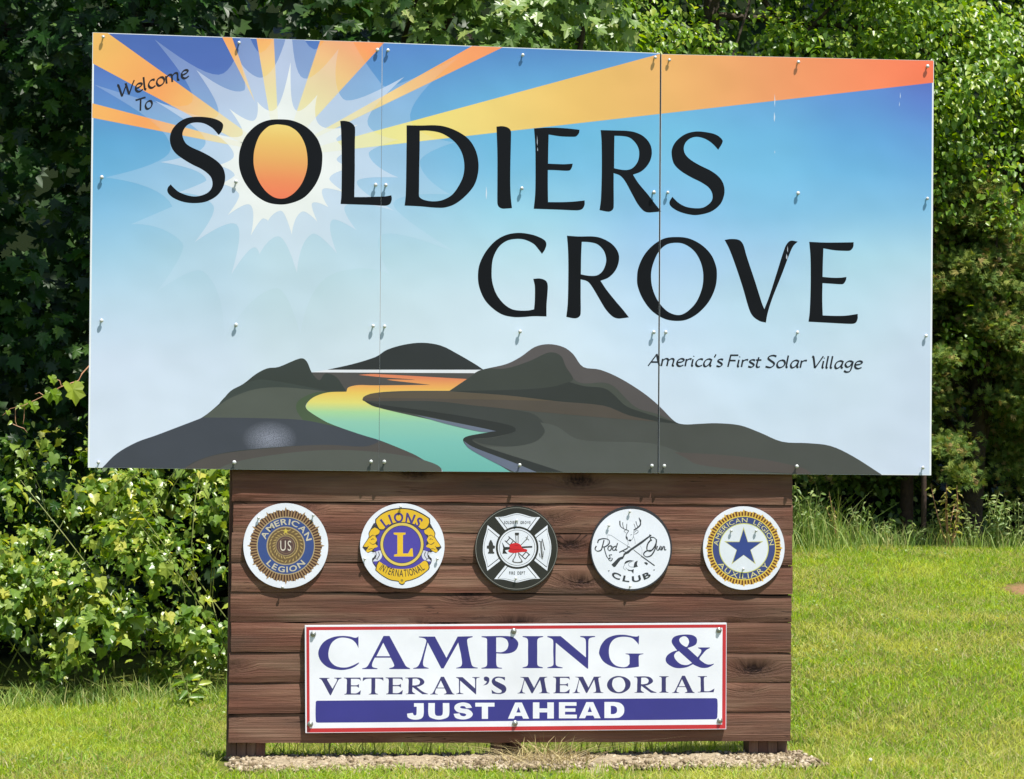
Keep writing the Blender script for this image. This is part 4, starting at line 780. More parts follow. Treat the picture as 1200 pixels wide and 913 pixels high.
# --- legion emblem
cx0, cy0 = 334.9, 639.6
t, s = round_sign('round_sign', 'leftmost round sign, American Legion emblem with bronze rays and US in the middle', cx0, cy0, 49.8, 49.9, WHITE)
burst_ring(s, cx0, cy0, 34, 42.5, ink('#a98a60'), ink('#4e3226'), 72, .10, 12, .7)
s.add('blue_ring', [circ(cx0, cy0, 34.2)], ink('#b5a47a')); s.add('blue_ring', [circ(cx0, cy0, 33)], ink('#39508a'))
s.add('gold_disc', [circ(cx0, cy0, 22.6)], ink('#b4a27c')); s.add('gold_disc', [circ(cx0, cy0, 21.2)], ink('#6f5a38'))
V, Fc = [], []; s.k += 1
for i in range(26):                                  # laurel leaves round the middle
    a = math.pi*2*i/26+.12; 
    for rr, tw in ((14.0, .5), (18.6, -.5)):
        a_ = a+(.12 if rr > 15 else 0); cxx = cx0+rr*math.sin(a_); cyy = cy0-rr*math.cos(a_); dd = a_+math.pi/2*(.65 if math.sin(a) > 0 else 1.35)+tw*.7
        ux, uy = math.sin(dd), -math.cos(dd); L1, W1 = 2.7, .85
        k = len(V)
        for u_, v_ in ((-L1, 0), (0, W1), (L1, 0), (0, -W1)): V.append(P(cxx+ux*u_-uy*v_, cyy+uy*u_+ux*v_, s.y-s.k*STEP))
        Fc.append((k, k+1, k+2, k+3))
s.tri('laurel', V, Fc, ink('#b39a5e'))
s.add('centre_disc', [circ(cx0, cy0, 12)], ink('#9c8a60')); s.add('centre_disc', [circ(cx0, cy0, 11)], ink('#5d4440')); s.add('centre_disc', [circ(cx0, cy0, 9.2)], ink('#8a7256')); s.add('centre_disc', [circ(cx0, cy0, 8.6)], ink('#57403c'))
def star(cx_, cy_, r_, r2=.382, n=5, rot=0): return [Vector((cx_+(r_ if i % 2 == 0 else r_*r2)*math.sin(math.pi*i/n+rot), cy_-(r_ if i % 2 == 0 else r_*r2)*math.cos(math.pi*i/n+rot))) for i in range(2*n)]
s.add('star', [star(cx0, cy0-17, 4)], ink('#d4c04a'))
set_text(s, 'US', lambda a, b_: (cx0-6.4+12.8*a, cy0+6-b_*12), ink('#ded6c2'), gap=.3, bold=.0)
set_text(s, 'AMERICAN', arc_place(cx0, cy0, 24.6, 31.5, -73, 77), ink('#cfc9ae'), gap=.16, bold=.02)
set_text(s, 'LEGION', arc_place(cx0, cy0, 31.3, 24.4, 228, 132), ink('#cfc9ae'), gap=.2, bold=.02)
screws(t, [(303, 607), (367, 604), (331, 688)])
# --- lions emblem
cx1, cy1 = 471.5, 639.7
t, s = round_sign('round_sign', 'second round sign from left, Lions International emblem, purple and yellow', cx1, cy1, 49.5, 49.8, WHITE)
def LC(*p): return [(415+a[0]/8.3, 585+a[1]/8.3)+tuple(a[2:]) for a in p]
PUR = ink('#5348a4'); YEL = ink('#efc52e'); DK = ink('#3c3a3a')
def mirror(pts, cxm): return [(2*cxm-p[0], p[1])+tuple(p[2:]) for p in pts]
CXM = 415+465/8.3
mane = LC((190, 235, c), (465, 180, c), (465, 700, c), (210, 665, c), (180, 620), (175, 580), (195, 560), (200, 530), (165, 510, c), (135, 525, c), (115, 510), (80, 470, c), (95, 440), (140, 370), (140, 330), (160, 290))
for pts in (mane, mirror(mane, CXM)): s.add('lion_head_outline', [spline(pts, True, 4)], DK, hold=(pts is not mane))
mane2 = LC((197, 240, c), (465, 190, c), (465, 690, c), (218, 655, c), (190, 620), (190, 590), (215, 570), (212, 520, c), (190, 490), (215, 470), (230, 430), (215, 380), (250, 330), (240, 285))
for pts in (mane2, mirror(mane2, CXM)): s.add('lion_mane', [spline(pts, True, 4)], PUR, hold=(pts is not mane2))
face = LC((200, 275, c), (245, 300), (240, 335), (205, 355), (222, 395), (205, 430), (230, 460), (195, 475, c), (170, 500), (130, 518), (118, 500), (135, 470), (90, 462, c), (105, 435), (148, 372), (148, 335), (165, 300))
for pts in (face, mirror(face, CXM)): s.add('lion_face', [spline(pts, True, 4)], YEL, hold=(pts is not face))
jaw = LC((165, 525, c), (200, 515), (262, 500), (270, 560), (235, 600), (180, 605, c), (215, 560), (200, 540))
for pts in (jaw, mirror(jaw, CXM)): s.add('lion_jaw', [spline(pts, True, 4)], ink('#dcdfe8'), hold=(pts is not jaw))
for ln in (LC((205, 500), (215, 540), (205, 570), (230, 590)), LC((235, 510), (245, 545), (225, 580))):
    for pp in (ln, mirror(ln, CXM)):
        vs, fs = nib(spline(pp, False, 4), .9, .7); s.tri('lion_jaw_line', [P(a.x, a.y, s.y-(s.k+1)*STEP) for a in vs], fs, DK)
s.k += 1
for ln in (LC((90, 462), (125, 470), (140, 455)), LC((150, 375), (180, 350), (200, 358)), LC((140, 490), (165, 482), (185, 485)), LC((165, 395), (185, 385), (195, 395)), LC((150, 420), (180, 440), (205, 432))):
    for pp in (ln, mirror(ln, CXM)):
        vs, fs = nib(spline(pp, False, 4), .9, .5); s.tri('lion_face_line', [P(a.x, a.y, s.y-(s.k+1)*STEP) for a in vs], fs, DK)
s.k += 1
ban = LC((215, 200, c), (270, 150), (360, 110), (465, 97), (570, 110), (660, 150), (725, 190, c), (730, 225, c), (715, 260), (690, 285), (655, 290, c), (600, 250), (540, 230), (465, 222), (390, 230), (320, 262), (285, 292, c), (250, 290), (235, 270), (215, 230, c))
ban_o = LC((205, 195, c), (265, 140), (355, 98), (465, 85), (575, 98), (668, 140), (737, 185, c), (742, 228, c), (724, 268), (695, 297), (650, 300, c), (595, 260), (540, 240), (465, 232), (390, 240), (325, 272), (290, 304, c), (245, 302), (223, 275), (203, 232, c))
s.add('banner_outline', [spline(ban_o, True, 4)], DK); s.add('banner', [spline(ban, True, 4)], YEL)
ban2 = LC((245, 605, c), (300, 640), (370, 670), (465, 680), (560, 670), (630, 635), (680, 600), (710, 615), (725, 660), (718, 685, c), (640, 745), (560, 780), (500, 795), (488, 815), (465, 825), (440, 812), (430, 795), (350, 780), (270, 735), (215, 690, c), (225, 640))
ban2_o = [(CXM+(p[0]-CXM)*1.04, 666+(p[1]-666)*1.07)+tuple(p[2:]) for p in ban2]
s.add('banner_outline', [spline(ban2_o, True, 4)], DK); s.add('banner', [spline(ban2, True, 4)], YEL)
lx, ly = 415+465/8.3, 585+440/8.3
s.add('centre_disc', [circ(lx, ly, 26)], DK); s.add('centre_disc', [circ(lx, ly, 25.2)], ink('#e4cc62')); s.add('centre_disc', [circ(lx, ly, 22.2)], DK); s.add('centre_disc', [circ(lx, ly, 21.6)], ink('#5046a6'))
s.add('letter', [poly(*LC((385, 325), (500, 325), (500, 343), (475, 350), (475, 528), (525, 528), (550, 480), (568, 478), (575, 558), (388, 558), (388, 540), (420, 532), (420, 350), (385, 343)))], YEL)
set_text(s, 'LIONS', arc_place(lx, ly+5, 30.5, 42.5, -38, 37), ink('#4c3f86'), gap=.28, bold=.03)
set_text(s, 'INTERNATIONAL', arc_place(lx, ly-8, 46, 37.6, 216, 144), ink('#4a4034'), gap=.12, xs=.62, bold=.01)
s.add('stud', [circ(lx, 585+790/8.3, 1.6, 16)], ink('#9c8a3a'))
screws(t, [(469.5, 594), (427.5, 655), (512.5, 655)])
# --- fire department
cx2, cy2 = 605.3, 642.7
FB = ink('#2d2d28', .35)
t, s = round_sign('round_sign', 'middle round sign, black with white fire department cross and red helmet', cx2, cy2, 48.4, 49.8, FB)
s.add('rim_line', ring(cx2, cy2, 47.4, 48.0), ink('#8e8e84'))
def FC(*p): return [(550+a[0]/8.3, 588+a[1]/8.3)+tuple(a[2:]) for a in p]
fcx, fcy = 550+465/8.3, 588+447/8.3
arms = [FC((250, 150, c), (330, 145), (400, 125), (465, 112), (530, 125), (610, 148), (688, 150, c), (590, 280, c), (465, 330, c), (350, 280, c)), FC((178, 228, c), (295, 325, c), (350, 447, c), (300, 575, c), (175, 672, c), (160, 600), (137, 520), (132, 450), (142, 370), (165, 290)),
        FC((760, 228, c), (765, 290), (790, 380), (797, 447), (790, 520), (770, 600), (757, 672, c), (635, 575, c), (580, 447, c), (638, 325, c)), FC((350, 620, c), (465, 560, c), (580, 620, c), (688, 748, c), (610, 752), (530, 770), (460, 785), (390, 770), (320, 755), (243, 752, c))]
for i, a in enumerate(arms): s.add('cross_arm', [spline(a, True, 4)], WHITE, hold=i > 0)
def shrink(a, f):
    mx = sum(p[0] for p in a)/len(a); my = sum(p[1] for p in a)/len(a); return [(mx+(p[0]-mx)*f, my+(p[1]-my)*f)+tuple(p[2:]) for p in a]
for i, a in enumerate(arms): s.add('cross_line', [spline(shrink(a, .86), True, 4), spline(shrink(a, .815), True, 4)], FB, hold=i > 0)
s.add('cross_ring', [circ(fcx, fcy, 25)], FB); s.add('cross_ring', [circ(fcx, fcy, 22.6)], WHITE); s.add('cross_ring', ring(fcx, fcy, 20.4, 21), ink('#55554c'))
def bar(sheet, name, a, b_, w_, mat, sub=0):
    a, b_ = Vector(a), Vector(b_); d = (b_-a).normalized(); n_ = Vector((-d.y, d.x))*w_/2
    sheet.tri(name, [P(p.x, p.y, sheet.y-(sheet.k+sub)*STEP) for p in (a+n_, b_+n_, b_-n_, a-n_)], [(0, 1, 2, 3)], mat)
def bars(sheet, name, lst, mat):
    sheet.k += 1; V, Fc = [], []
    for i, (a, b_, w_) in enumerate(lst):
        a, b_ = Vector(a[:2]), Vector(b_[:2]); d = (b_-a).normalized(); n_ = Vector((-d.y, d.x))*w_/2; k = len(V)
        V += [P(p.x, p.y, sheet.y-sheet.k*STEP-i*STEP*.08) for p in (a+n_, b_+n_, b_-n_, a-n_)]; Fc.append((k, k+1, k+2, k+3))
    sheet.k += 1; return sheet.tri(name, V, Fc, mat)
f1 = lambda x, y: FC((x, y))[0]
bars(s, 'ladder', [(f1(345, 378), f1(545, 560), 1.1), (f1(380, 338), f1(590, 520), 1.1), (f1(360, 392), f1(395, 350), 1.1), (f1(395, 422), f1(430, 378), 1.1), (f1(515, 530), f1(550, 490), 1.1), (f1(545, 558), f1(580, 515), 1.1)], FB)
bars(s, 'pike', [(f1(375, 558), f1(560, 360), .9), (f1(548, 345), f1(580, 375), .9), (f1(555, 375), f1(570, 330), .8)], ink('#6a6a66'))
s.add('horn', [spline(FC((445, 305, c), (480, 305, c), (478, 420), (485, 520), (520, 585), (470, 598), (415, 582), (445, 520), (452, 420)), True, 3)], ink('#70706c')); s.add('horn', [spline(FC((455, 330, c), (470, 330, c), (470, 420), (477, 525), (505, 575), (470, 587), (430, 575), (455, 520), (460, 420)), True, 3)], WHITE)
bars(s, 'horn_mouth', [(f1(443, 312), f1(483, 312), 2.6)], FB)
s.add('axe', [poly(*FC((318, 392), (345, 440), (400, 440), (400, 462), (350, 470), (350, 480), (372, 505), (322, 505), (330, 450)))], FB); bars(s, 'axe_handle', [(f1(380, 450), f1(612, 438), 1.9)], FB)
s.add('helmet', [spline(FC((375, 480, c), (395, 455), (390, 425), (420, 405), (465, 402), (500, 420), (515, 450), (560, 465), (555, 485), (500, 490), (450, 498), (400, 495)), True, 4)], ink('#d8242c'))
bars(s, 'helmet_line', [(f1(395, 458), f1(510, 470), .6), (f1(440, 425), f1(480, 428), .5)], ink('#8f161c'))
set_text(s, 'SOLDIERS GROVE', lambda a, b_: (550+(338+258*a)/8.3, 588+(216-28*b_)/8.3), ink('#3a3a36'), gap=.14, xs=.6, bold=.01)
set_text(s, 'FIRE DEPT', lambda a, b_: (550+(388+155*a)/8.3, 588+(708-30*b_)/8.3), ink('#3a3a36'), gap=.14, xs=.6, bold=.01)
s.add('hydrant', [spline(FC((182, 504, c), (184, 488, c), (192, 486, c), (190, 458, c), (170, 452, c), (172, 428, c), (188, 424, c), (190, 404), (208, 370), (228, 402), (232, 424, c), (250, 430, c), (248, 452, c), (230, 458, c), (232, 486, c), (242, 488, c), (243, 504, c)), True, 3)], ink('#3c3c38'))
bars(s, 'arm_writing', [(f1(708, 360), f1(735, 470), .9), (f1(700, 380), f1(712, 540), .9), (f1(690, 400), f1(705, 555), .7), (f1(675, 378), f1(700, 395), .8), (f1(725, 480), f1(712, 560), .5), (f1(680, 500), f1(690, 540), .7)], ink('#55554f'))
screws(t, [(605.5, 610), (604.5, 678)])
# --- rod and gun club
cx3, cy3 = 739.6, 642.6
t, s = round_sign('round_sign', 'fourth round sign from left, white Rod and Gun Club sign with deer head', cx3, cy3, 48.0, 49.6, ink('#34353a', .4))
s.add('white_face', [circ(739.4, 643.4, 46.2, 64, 46.9)], WHITE)
def RC(*p): return [(685+a[0]/8.3, 588+a[1]/8.3)+tuple(a[2:]) for a in p]
r1 = lambda x, y: RC((x, y))[0]
def strokes(sheet, name, lst, mat, wd=.9, th=.5):
    sheet.k += 1; V, Fc = [], []
    for i, (pts, ww) in enumerate(lst):
        vs, fs = nib(spline(pts, False, 5), wd*ww, th*ww); k = len(V); V += [P(a.x, a.y, sheet.y-sheet.k*STEP-i*STEP*.1) for a in vs]; Fc += [tuple(j+k for j in f) for f in fs]
    sheet.k += 2; return sheet.tri(name, V, Fc, mat)
CH = ink('#3a3e42'); GR = ink('#8c949a')
strokes(s, 'antlers', [(RC((430, 282), (380, 262), (348, 235), (343, 185)), 1.9), (RC((380, 262), (372, 225), (372, 200)), 1.1), (RC((408, 272), (410, 240), (412, 215)), 1.0), (RC((478, 278), (520, 250), (545, 215), (530, 155)), 1.9), (RC((520, 250), (505, 215), (500, 190)), 1.3), (RC((540, 225), (548, 190), (545, 170)), 1.2), (RC((495, 262), (488, 235), (480, 215)), 1.0), (RC((350, 225), (340, 205)), 1.0)], CH)
strokes(s, 'deer_head', [(RC((430, 285), (412, 310), (403, 350), (420, 375), (445, 380)), 1.1), (RC((478, 285), (478, 320), (470, 355), (450, 378)), .6), (RC((430, 285), (400, 275), (385, 290), (405, 305)), .9), (RC((482, 300), (510, 275), (522, 292), (500, 312), (482, 315)), .9), (RC((478, 340), (490, 380), (492, 410)), .5), (RC((420, 380), (425, 410), (415, 430)), .5), (RC((445, 325), (462, 318)), .8)], ink('#6a7074'))
s.add('deer_nose', [spline(RC((428, 370), (450, 368), (455, 380), (440, 386)), True, 3)], CH); s.add('deer_cheek', [spline(RC((404, 335), (418, 345), (420, 372), (408, 360)), True, 3)], CH, hold=True)
strokes(s, 'fishing_rod', [(RC((225, 322), (260, 328), (330, 375), (480, 470), (560, 535)), .8), (RC((220, 322), (222, 360), (228, 420)), .3), (RC((540, 425), (560, 470), (548, 550)), .3)], GR)
bars(s, 'rod_handle', [(r1(555, 530), r1(682, 622), 1.3), (r1(480, 470), r1(560, 532), .7)], CH)
s.add('rifle', [poly(*RC((262, 612), (330, 545), (372, 530), (380, 505), (430, 470), (640, 322), (650, 330), (560, 405), (455, 475), (430, 500), (395, 515), (375, 555), (350, 565), (300, 632), (285, 636)))], CH)
bars(s, 'rifle_detail', [(r1(338, 492), r1(420, 452), 1.4), (r1(415, 440), r1(440, 440), 1.2), (r1(630, 322), r1(650, 330), 1.4), (r1(370, 480), r1(430, 500), .8)], CH)
s.add('fish', [spline(RC((385, 610, c), (400, 580), (440, 568), (485, 575, c), (440, 582), (410, 595)), True, 3)], CH); s.add('fish', [spline(RC((478, 630, c), (488, 590), (518, 572, c), (510, 610), (520, 630, c), (480, 640)), True, 3)], CH, hold=True); s.add('fish', [spline(RC((415, 655, c), (450, 665), (480, 655, c), (475, 700, c), (455, 675), (430, 672)), True, 3)], CH, hold=True)
strokes(s, 'fish_line', [(RC((390, 612), (378, 640), (400, 665)), .6), (RC((470, 575), (430, 600), (440, 630), (480, 635)), .6), (RC((400, 640), (420, 660)), .6)], GR)
s.add('lure', [spline(RC((578, 592, c), (600, 588), (618, 602, c), (605, 614)), True, 3)], CH)
strokes(s, 'club_script', [(RC((190, 372), (175, 430), (160, 470), (125, 480), (103, 460), (115, 430)), 1.2), (RC((128, 400), (140, 370), (190, 358), (235, 370), (240, 405), (205, 435), (170, 440)), 1.2), (RC((190, 440), (205, 500), (225, 545), (255, 555)), 1.1),
    (RC((262, 425), (235, 435), (228, 460), (245, 475), (262, 455), (258, 430), (275, 440)), 1.1), (RC((305, 430), (278, 445), (275, 470), (300, 465), (322, 402)), 1.1), (RC((308, 440), (305, 470), (318, 468)), 1.1), (RC((268, 515), (240, 520), (250, 540), (235, 560), (255, 575), (272, 555), (262, 545)), .9),
    (RC((655, 380), (640, 350), (675, 348), (700, 380), (680, 440), (640, 480), (608, 465), (615, 410), (650, 365)), 1.3), (RC((700, 365), (690, 450), (650, 520), (600, 535), (575, 510), (600, 480), (660, 470)), 1.2), (RC((710, 430), (702, 462), (718, 470), (735, 440)), 1.1), (RC((738, 428), (735, 465), (745, 468)), 1.0), (RC((752, 432), (750, 470), (770, 435), (780, 440), (778, 468), (795, 465)), 1.1)], CH, 1.25, .6)
set_text(s, 'CLUB', arc_place(739.8, 639, 43.3, 36.3, 214, 147), ink('#34383c'), gap=.35, bold=.03, xs=1.45)
bars(s, 'dot', [(r1(232, 670), r1(242, 674), 1.2), (r1(672, 662), r1(682, 664), 1.2)], CH)
screws(t, [(738, 599.5), (713.5, 616), (738.5, 687)])
# --- auxiliary emblem
cx4, cy4 = 871.7, 642.3
t, s = round_sign('round_sign', 'rightmost round sign, American Legion Auxiliary emblem with a blue star', cx4, cy4, 47.8, 48.9, WHITE)
burst_ring(s, cx4, cy4, 37.2, 43.6, ink('#e6bc4e'), ink('#6e4420'), 72, .06, 12, .72)
s.add('blue_ring', [circ(cx4, cy4, 37.8)], ink('#ecd24e')); s.add('blue_ring', [circ(cx4, cy4, 36.6)], ink('#3d4a80'))
s.add('centre_disc', [circ(cx4, cy4, 29.2)], ink('#d6d870')); s.add('centre_disc', [circ(cx4, cy4, 28.2)], ink('#e6eef0', .4, .9))
s.add('star', [star(cx4-.3, cy4-.5, 24.3, .36)], ink('#c8c66c')); s.add('star', [star(cx4-.3, cy4-.3, 21.5, .385)], ink('#33488c'))
set_text(s, 'AMERICAN LEGION', arc_place(cx4, cy4, 30.3, 35.6, -85, 84), ink('#e4de96'), gap=.2, space=.7, bold=.0)
set_text(s, 'AUXILIARY', arc_place(cx4, cy4, 35.9, 30.0, 238, 124), ink('#e4de96'), gap=.24, bold=.0)
screws(t, [(857, 622), (886, 622), (871, 667)])


# ------------------------------------------------------------------ foliage
def leaf_mat(name, stops, trans=.35, rough=.42, spec=.4):
    m, n, l, b = new_mat(name)
    at = N(n, 'ShaderNodeAttribute'); at.attribute_name = 'tint'; oi = N(n, 'ShaderNodeObjectInfo')
    ad = N(n, 'ShaderNodeMath', operation='ADD'); l.new(at.outputs['Fac'], ad.inputs[0]); l.new(oi.outputs['Random'], ad.inputs[1]); fr = N(n, 'ShaderNodeMath', operation='FRACT'); l.new(ad.outputs[0], fr.inputs[0])
    r = ramp(n, [(p, lin(cc)) for p, cc in stops]); l.new(fr.outputs[0], r.inputs[0])
    l.new(r.outputs[0], b.inputs['Base Color']); b.inputs['Roughness'].default_value = rough; b.inputs['Specular IOR Level'].default_value = spec
    t = N(n, 'ShaderNodeBsdfTranslucent'); hs = N(n, 'ShaderNodeHueSaturation'); hs.inputs['Hue'].default_value = .485; hs.inputs['Saturation'].default_value = 1.15; hs.inputs['Value'].default_value = 1.5
    l.new(r.outputs[0], hs.inputs['Color']); l.new(hs.outputs[0], t.inputs['Color'])
    mx = N(n, 'ShaderNodeMixShader'); mx.inputs[0].default_value = trans; l.new(b.outputs[0], mx.inputs[1]); l.new(t.outputs[0], mx.inputs[2]); l.new(mx.outputs[0], n['Material Output'].inputs[0])
    return m
VINE = leaf_mat('grape_leaf', [(0, '#4a6a22'), (.25, '#60822e'), (.5, '#76923a'), (.75, '#8ea44a'), (.9, '#a8b44a'), (1, '#bcba56')], .38, .34, .6)
MAPLE2 = leaf_mat('sunlit_maple_leaf', [(0, '#50702c'), (.5, '#6e8c40'), (.85, '#8ca45a'), (1, '#a4ae66')], .38, .38, .6)  # lit copy of the maple leaf: sunlight put into a paler colour
MAPLE = leaf_mat('shaded_maple_leaf', [(0, '#18320e'), (.5, '#214213'), (.85, '#2f561b'), (1, '#56762a')], .34, .42, .35)  # shaded copy of the maple leaf: canopy shade put into the colour
BRIGHT = leaf_mat('bright_leaf', [(0, '#4a6c1e'), (.35, '#648a28'), (.7, '#82a234'), (1, '#a6b44c')], .42, .36, .55)
CEDAR = leaf_mat('cedar_spray', [(0, '#48602a'), (.4, '#62793a'), (.75, '#829044'), (.93, '#8c8048'), (1, '#947e58')], .25, .75, .15)
DARKL = leaf_mat('forest_leaf', [(0, '#26401c'), (.6, '#36522a'), (1, '#4e6a30')], .3, .45, .3)
GRASS = leaf_mat('grass_blade', [(0, '#6c9428'), (.3, '#8eae36'), (.55, '#adc04a'), (.78, '#bcbc66'), (1, '#aea67a')], .45, .5, .35)
WEED = leaf_mat('weed_blade', [(0, '#5c7c36'), (.4, '#7c9a4c'), (.7, '#9cb25c'), (1, '#bcb880')], .35, .5, .3)
STRAW = leaf_mat('dry_straw', [(0, '#8a7a52'), (.5, '#a8996c'), (1, '#c4b88a')], .15, .6, .2)

def T_ovate(w_=.42, fold=.12):
    v = [(0, 0, 0), (-w_*.85, .3, fold), (w_*.85, .3, fold), (0, .4, 0), (-w_*.6, .72, fold*.7), (w_*.6, .72, fold*.7), (0, 1, -.08)]
    f = [(0, 3, 1), (0, 2, 3), (1, 3, 4), (3, 2, 5), (3, 6, 4), (3, 5, 6)]
    return np.array(v), f
def T_small():
    v = [(0, 0, 0), (-.3, .45, .1), (.3, .45, .1), (0, 1, -.05)]
    return np.array(v), [(0, 3, 1), (0, 2, 3)]
def T_grape(seed=0):
    """grape leaf: broad, toothed, each variant with its own lopsided rim and curl"""
    r_ = random.Random(seed)
    rim = [(0, .06), (-.22, -.06), (-.42, .06), (-.49, .28), (-.36, .44), (-.42, .66), (-.2, .78), (0, 1.04), (.18, .77), (.43, .64), (.34, .44), (.48, .28), (.4, .04), (.22, -.08)]
    k1, k2 = r_.uniform(-.3, .3), r_.uniform(.15, .45); out = [(0, .3, -.06)]
    for i, (x, y) in enumerate(rim):
        q = 1+r_.uniform(-.16, .16)*(i > 0); x *= q; y = .3+(y-.3)*(1+r_.uniform(-.1, .12)); out.append((x, y, .2*abs(x)-(y-.4)**2*k2+x*k1*.5+r_.uniform(-.04, .04)))
    return np.array(out), [(0, i+1, (i+1) % len(rim)+1) for i in range(len(rim))]
def T_maple():
    rim = [(0, .0), (-.16, .04), (-.36, -.02), (-.28, .18), (-.56, .34), (-.36, .42), (-.4, .66), (-.18, .56), (-.14, .76), (0, 1), (.14, .76), (.18, .56), (.4, .66), (.36, .42), (.56, .34), (.28, .18), (.36, -.02), (.16, .04)]
    v = [(0, .28, -.05)]+[(x, y, .10*abs(x)-(y-.4)**2*.12) for x, y in rim]
    return np.array(v), [(0, i+1, (i+1) % len(rim)+1) for i in range(len(rim))]
def T_spray():
    """a feathery cedar tip: narrow fronds fanned out"""
    v, f = [], []
    for k, (a, L_, z) in enumerate([(-60, .55, .06), (-32, .8, -.05), (0, 1, .04), (30, .82, .08), (58, .5, -.06), (-15, .9, .16), (18, .85, -.15)]):
        a = math.radians(a); d = np.array([math.sin(a), math.cos(a)]); nn = np.array([d[1], -d[0]])*.075; o_ = len(v); b0 = d*.05
        v += [(*(b0), 0), (*(d*L_*.5+nn), z*.5), (*(d*L_), z), (*(d*L_*.5-nn), z*.5)]; f.append((o_, o_+1, o_+2, o_+3))
    return np.array(v), f
def basis(nrm, tip):
    nrm = nrm/np.linalg.norm(nrm, axis=1, keepdims=True); t = tip-nrm*(tip*nrm).sum(1, keepdims=True); t /= np.linalg.norm(t, axis=1, keepdims=True)+1e-9
    return np.stack([np.cross(t, nrm), t, nrm], 2)        # columns x,y,z
def big_mesh(name, V, faces_idx, tint):
    """faces_idx (n,k) array of equal sided faces"""
    me = bpy.data.meshes.new(name); n, k = faces_idx.shape
    me.vertices.add(len(V)); me.vertices.foreach_set('co', V.astype(np.float32).ravel())
    me.loops.add(n*k); me.loops.foreach_set('vertex_index', faces_idx.astype(np.int32).ravel())
    me.polygons.add(n); me.polygons.foreach_set('loop_start', np.arange(0, n*k, k, dtype=np.int32))
    me.update(calc_edges=True)
    a = me.attributes.new('tint', 'FLOAT', 'POINT'); a.data.foreach_set('value', tint.astype(np.float32)); return me
def cloud(name, tmpl, pos, nrm, tip, size, mat, parent, tint=None, kind='stuff'):
    tv, tf = tmpl; n = len(pos); B = basis(nrm, tip)
    V = np.einsum('nij,kj->nki', B, tv)*size[:, None, None]+pos[:, None, :]
    fi = np.array(tf)[None]+(np.arange(n)*len(tv))[:, None, None]
    ti = np.repeat(rng.random(n) if tint is None else tint, len(tv)); L = np.array(rootloc(parent))
    me = big_mesh(name, (V-L).reshape(-1, 3), fi.reshape(-1, len(tf[0])), ti); o = obj(name, me, parent, mat)
    if kind: o['kind'] = kind
    return o
def leaf_parts(name, tmpl, pos, nrm, tip, size, mat, parent):
    me = mesh(name, [tuple(v) for v in tmpl[0]], tmpl[1]); me.materials.append(mat); B = basis(nrm, tip); L = rootloc(parent)
    for i in range(len(pos)):
        o = bpy.data.objects.new(name, me); COL.objects.link(o); o.parent = parent
        M = Matrix([list(B[i][r]) for r in range(3)])
        o.matrix_local = Matrix.Translation(Vector(pos[i])-L) @ M.to_4x4() @ Matrix.Scale(float(size[i]), 4)
def clumps(centres, radii, per, flat=.75, front=True):
    """leaf seats on the outer, upper shell of each clump"""
    ps, ns = [], []
    for cc, r_, k in zip(centres, radii, per):
        d = rng.normal(size=(int(k), 3)); d[:, 2] += .35
        if front: d[:, 1] -= .35
        d /= np.linalg.norm(d, axis=1, keepdims=True); rr = r_*(1-rng.random(int(k))**2*.75)[:, None]
        ps.append(cc+d*rr*np.array([1, 1, flat])); ns.append(d)
    return np.concatenate(ps), np.concatenate(ns)
def tube(pts, rads, n=7):
    vs, fs = [], []
    for i, p in enumerate(pts):
        d = Vector(pts[min(i+1, len(pts)-1)])-Vector(pts[max(i-1, 0)]); d.normalize(); u_ = d.cross(Vector((0.31, .9, .2))).normalized(); v_ = d.cross(u_)
        for k in range(n):
            a = 2*math.pi*k/n; vs.append(Vector(p)+(u_*math.cos(a)+v_*math.sin(a))*rads[i])
        if i:
            for k in range(n): k2 = (k+1) % n; fs.append(((i-1)*n+k, (i-1)*n+k2, i*n+k2, i*n+k))
    return vs, fs
def limb_path(a, b_, sag=.0, n=6, wob=.12):
    a, b_ = Vector(a), Vector(b_); L = (b_-a).length; out = []
    o1 = [random.uniform(-wob, wob)*L for _ in range(3)]
    for i in range(n+1):
        t = i/n; p = a.lerp(b_, t); w_ = math.sin(math.pi*t); out.append(p+Vector((o1[0]*w_, o1[1]*w_, o1[2]*w_*.5+sag*w_)))
    return out
def trunk_parts(t, base, top, r0, targets, mat=BARK):
    path = limb_path(base, top, 0, 9, .05); rr = [r0*(1-.72*i/9) for i in range(10)]; rr[0] *= 1.35
    v, f = tube(path, rr, 10); tr_ = part('trunk', v, f, mat, t, True); V, Fc = [], []
    for tg in targets:
        k = random.randint(2, 8); v, f = tube(limb_path(path[k], tg, .1), [rr[k]*.5*(1-.8*i/6) for i in range(7)], 5)
        part('limb', v, f, mat, t, True)
    return tr_
def visible(pos, mn=0):
    px, py, z = project(pos); inf = (px > -5) & (px < 1205) & (py > -5) & (py < 915)
    edge = (px > 104) & (px < 1094) & (py > 38+(px-104)*.033) & (py < 555); wall = (px > 268) & (px < 930) & (py >= 552)
    return inf & ~edge & ~wall
def G(x, y): return float(ground_z(x, y))

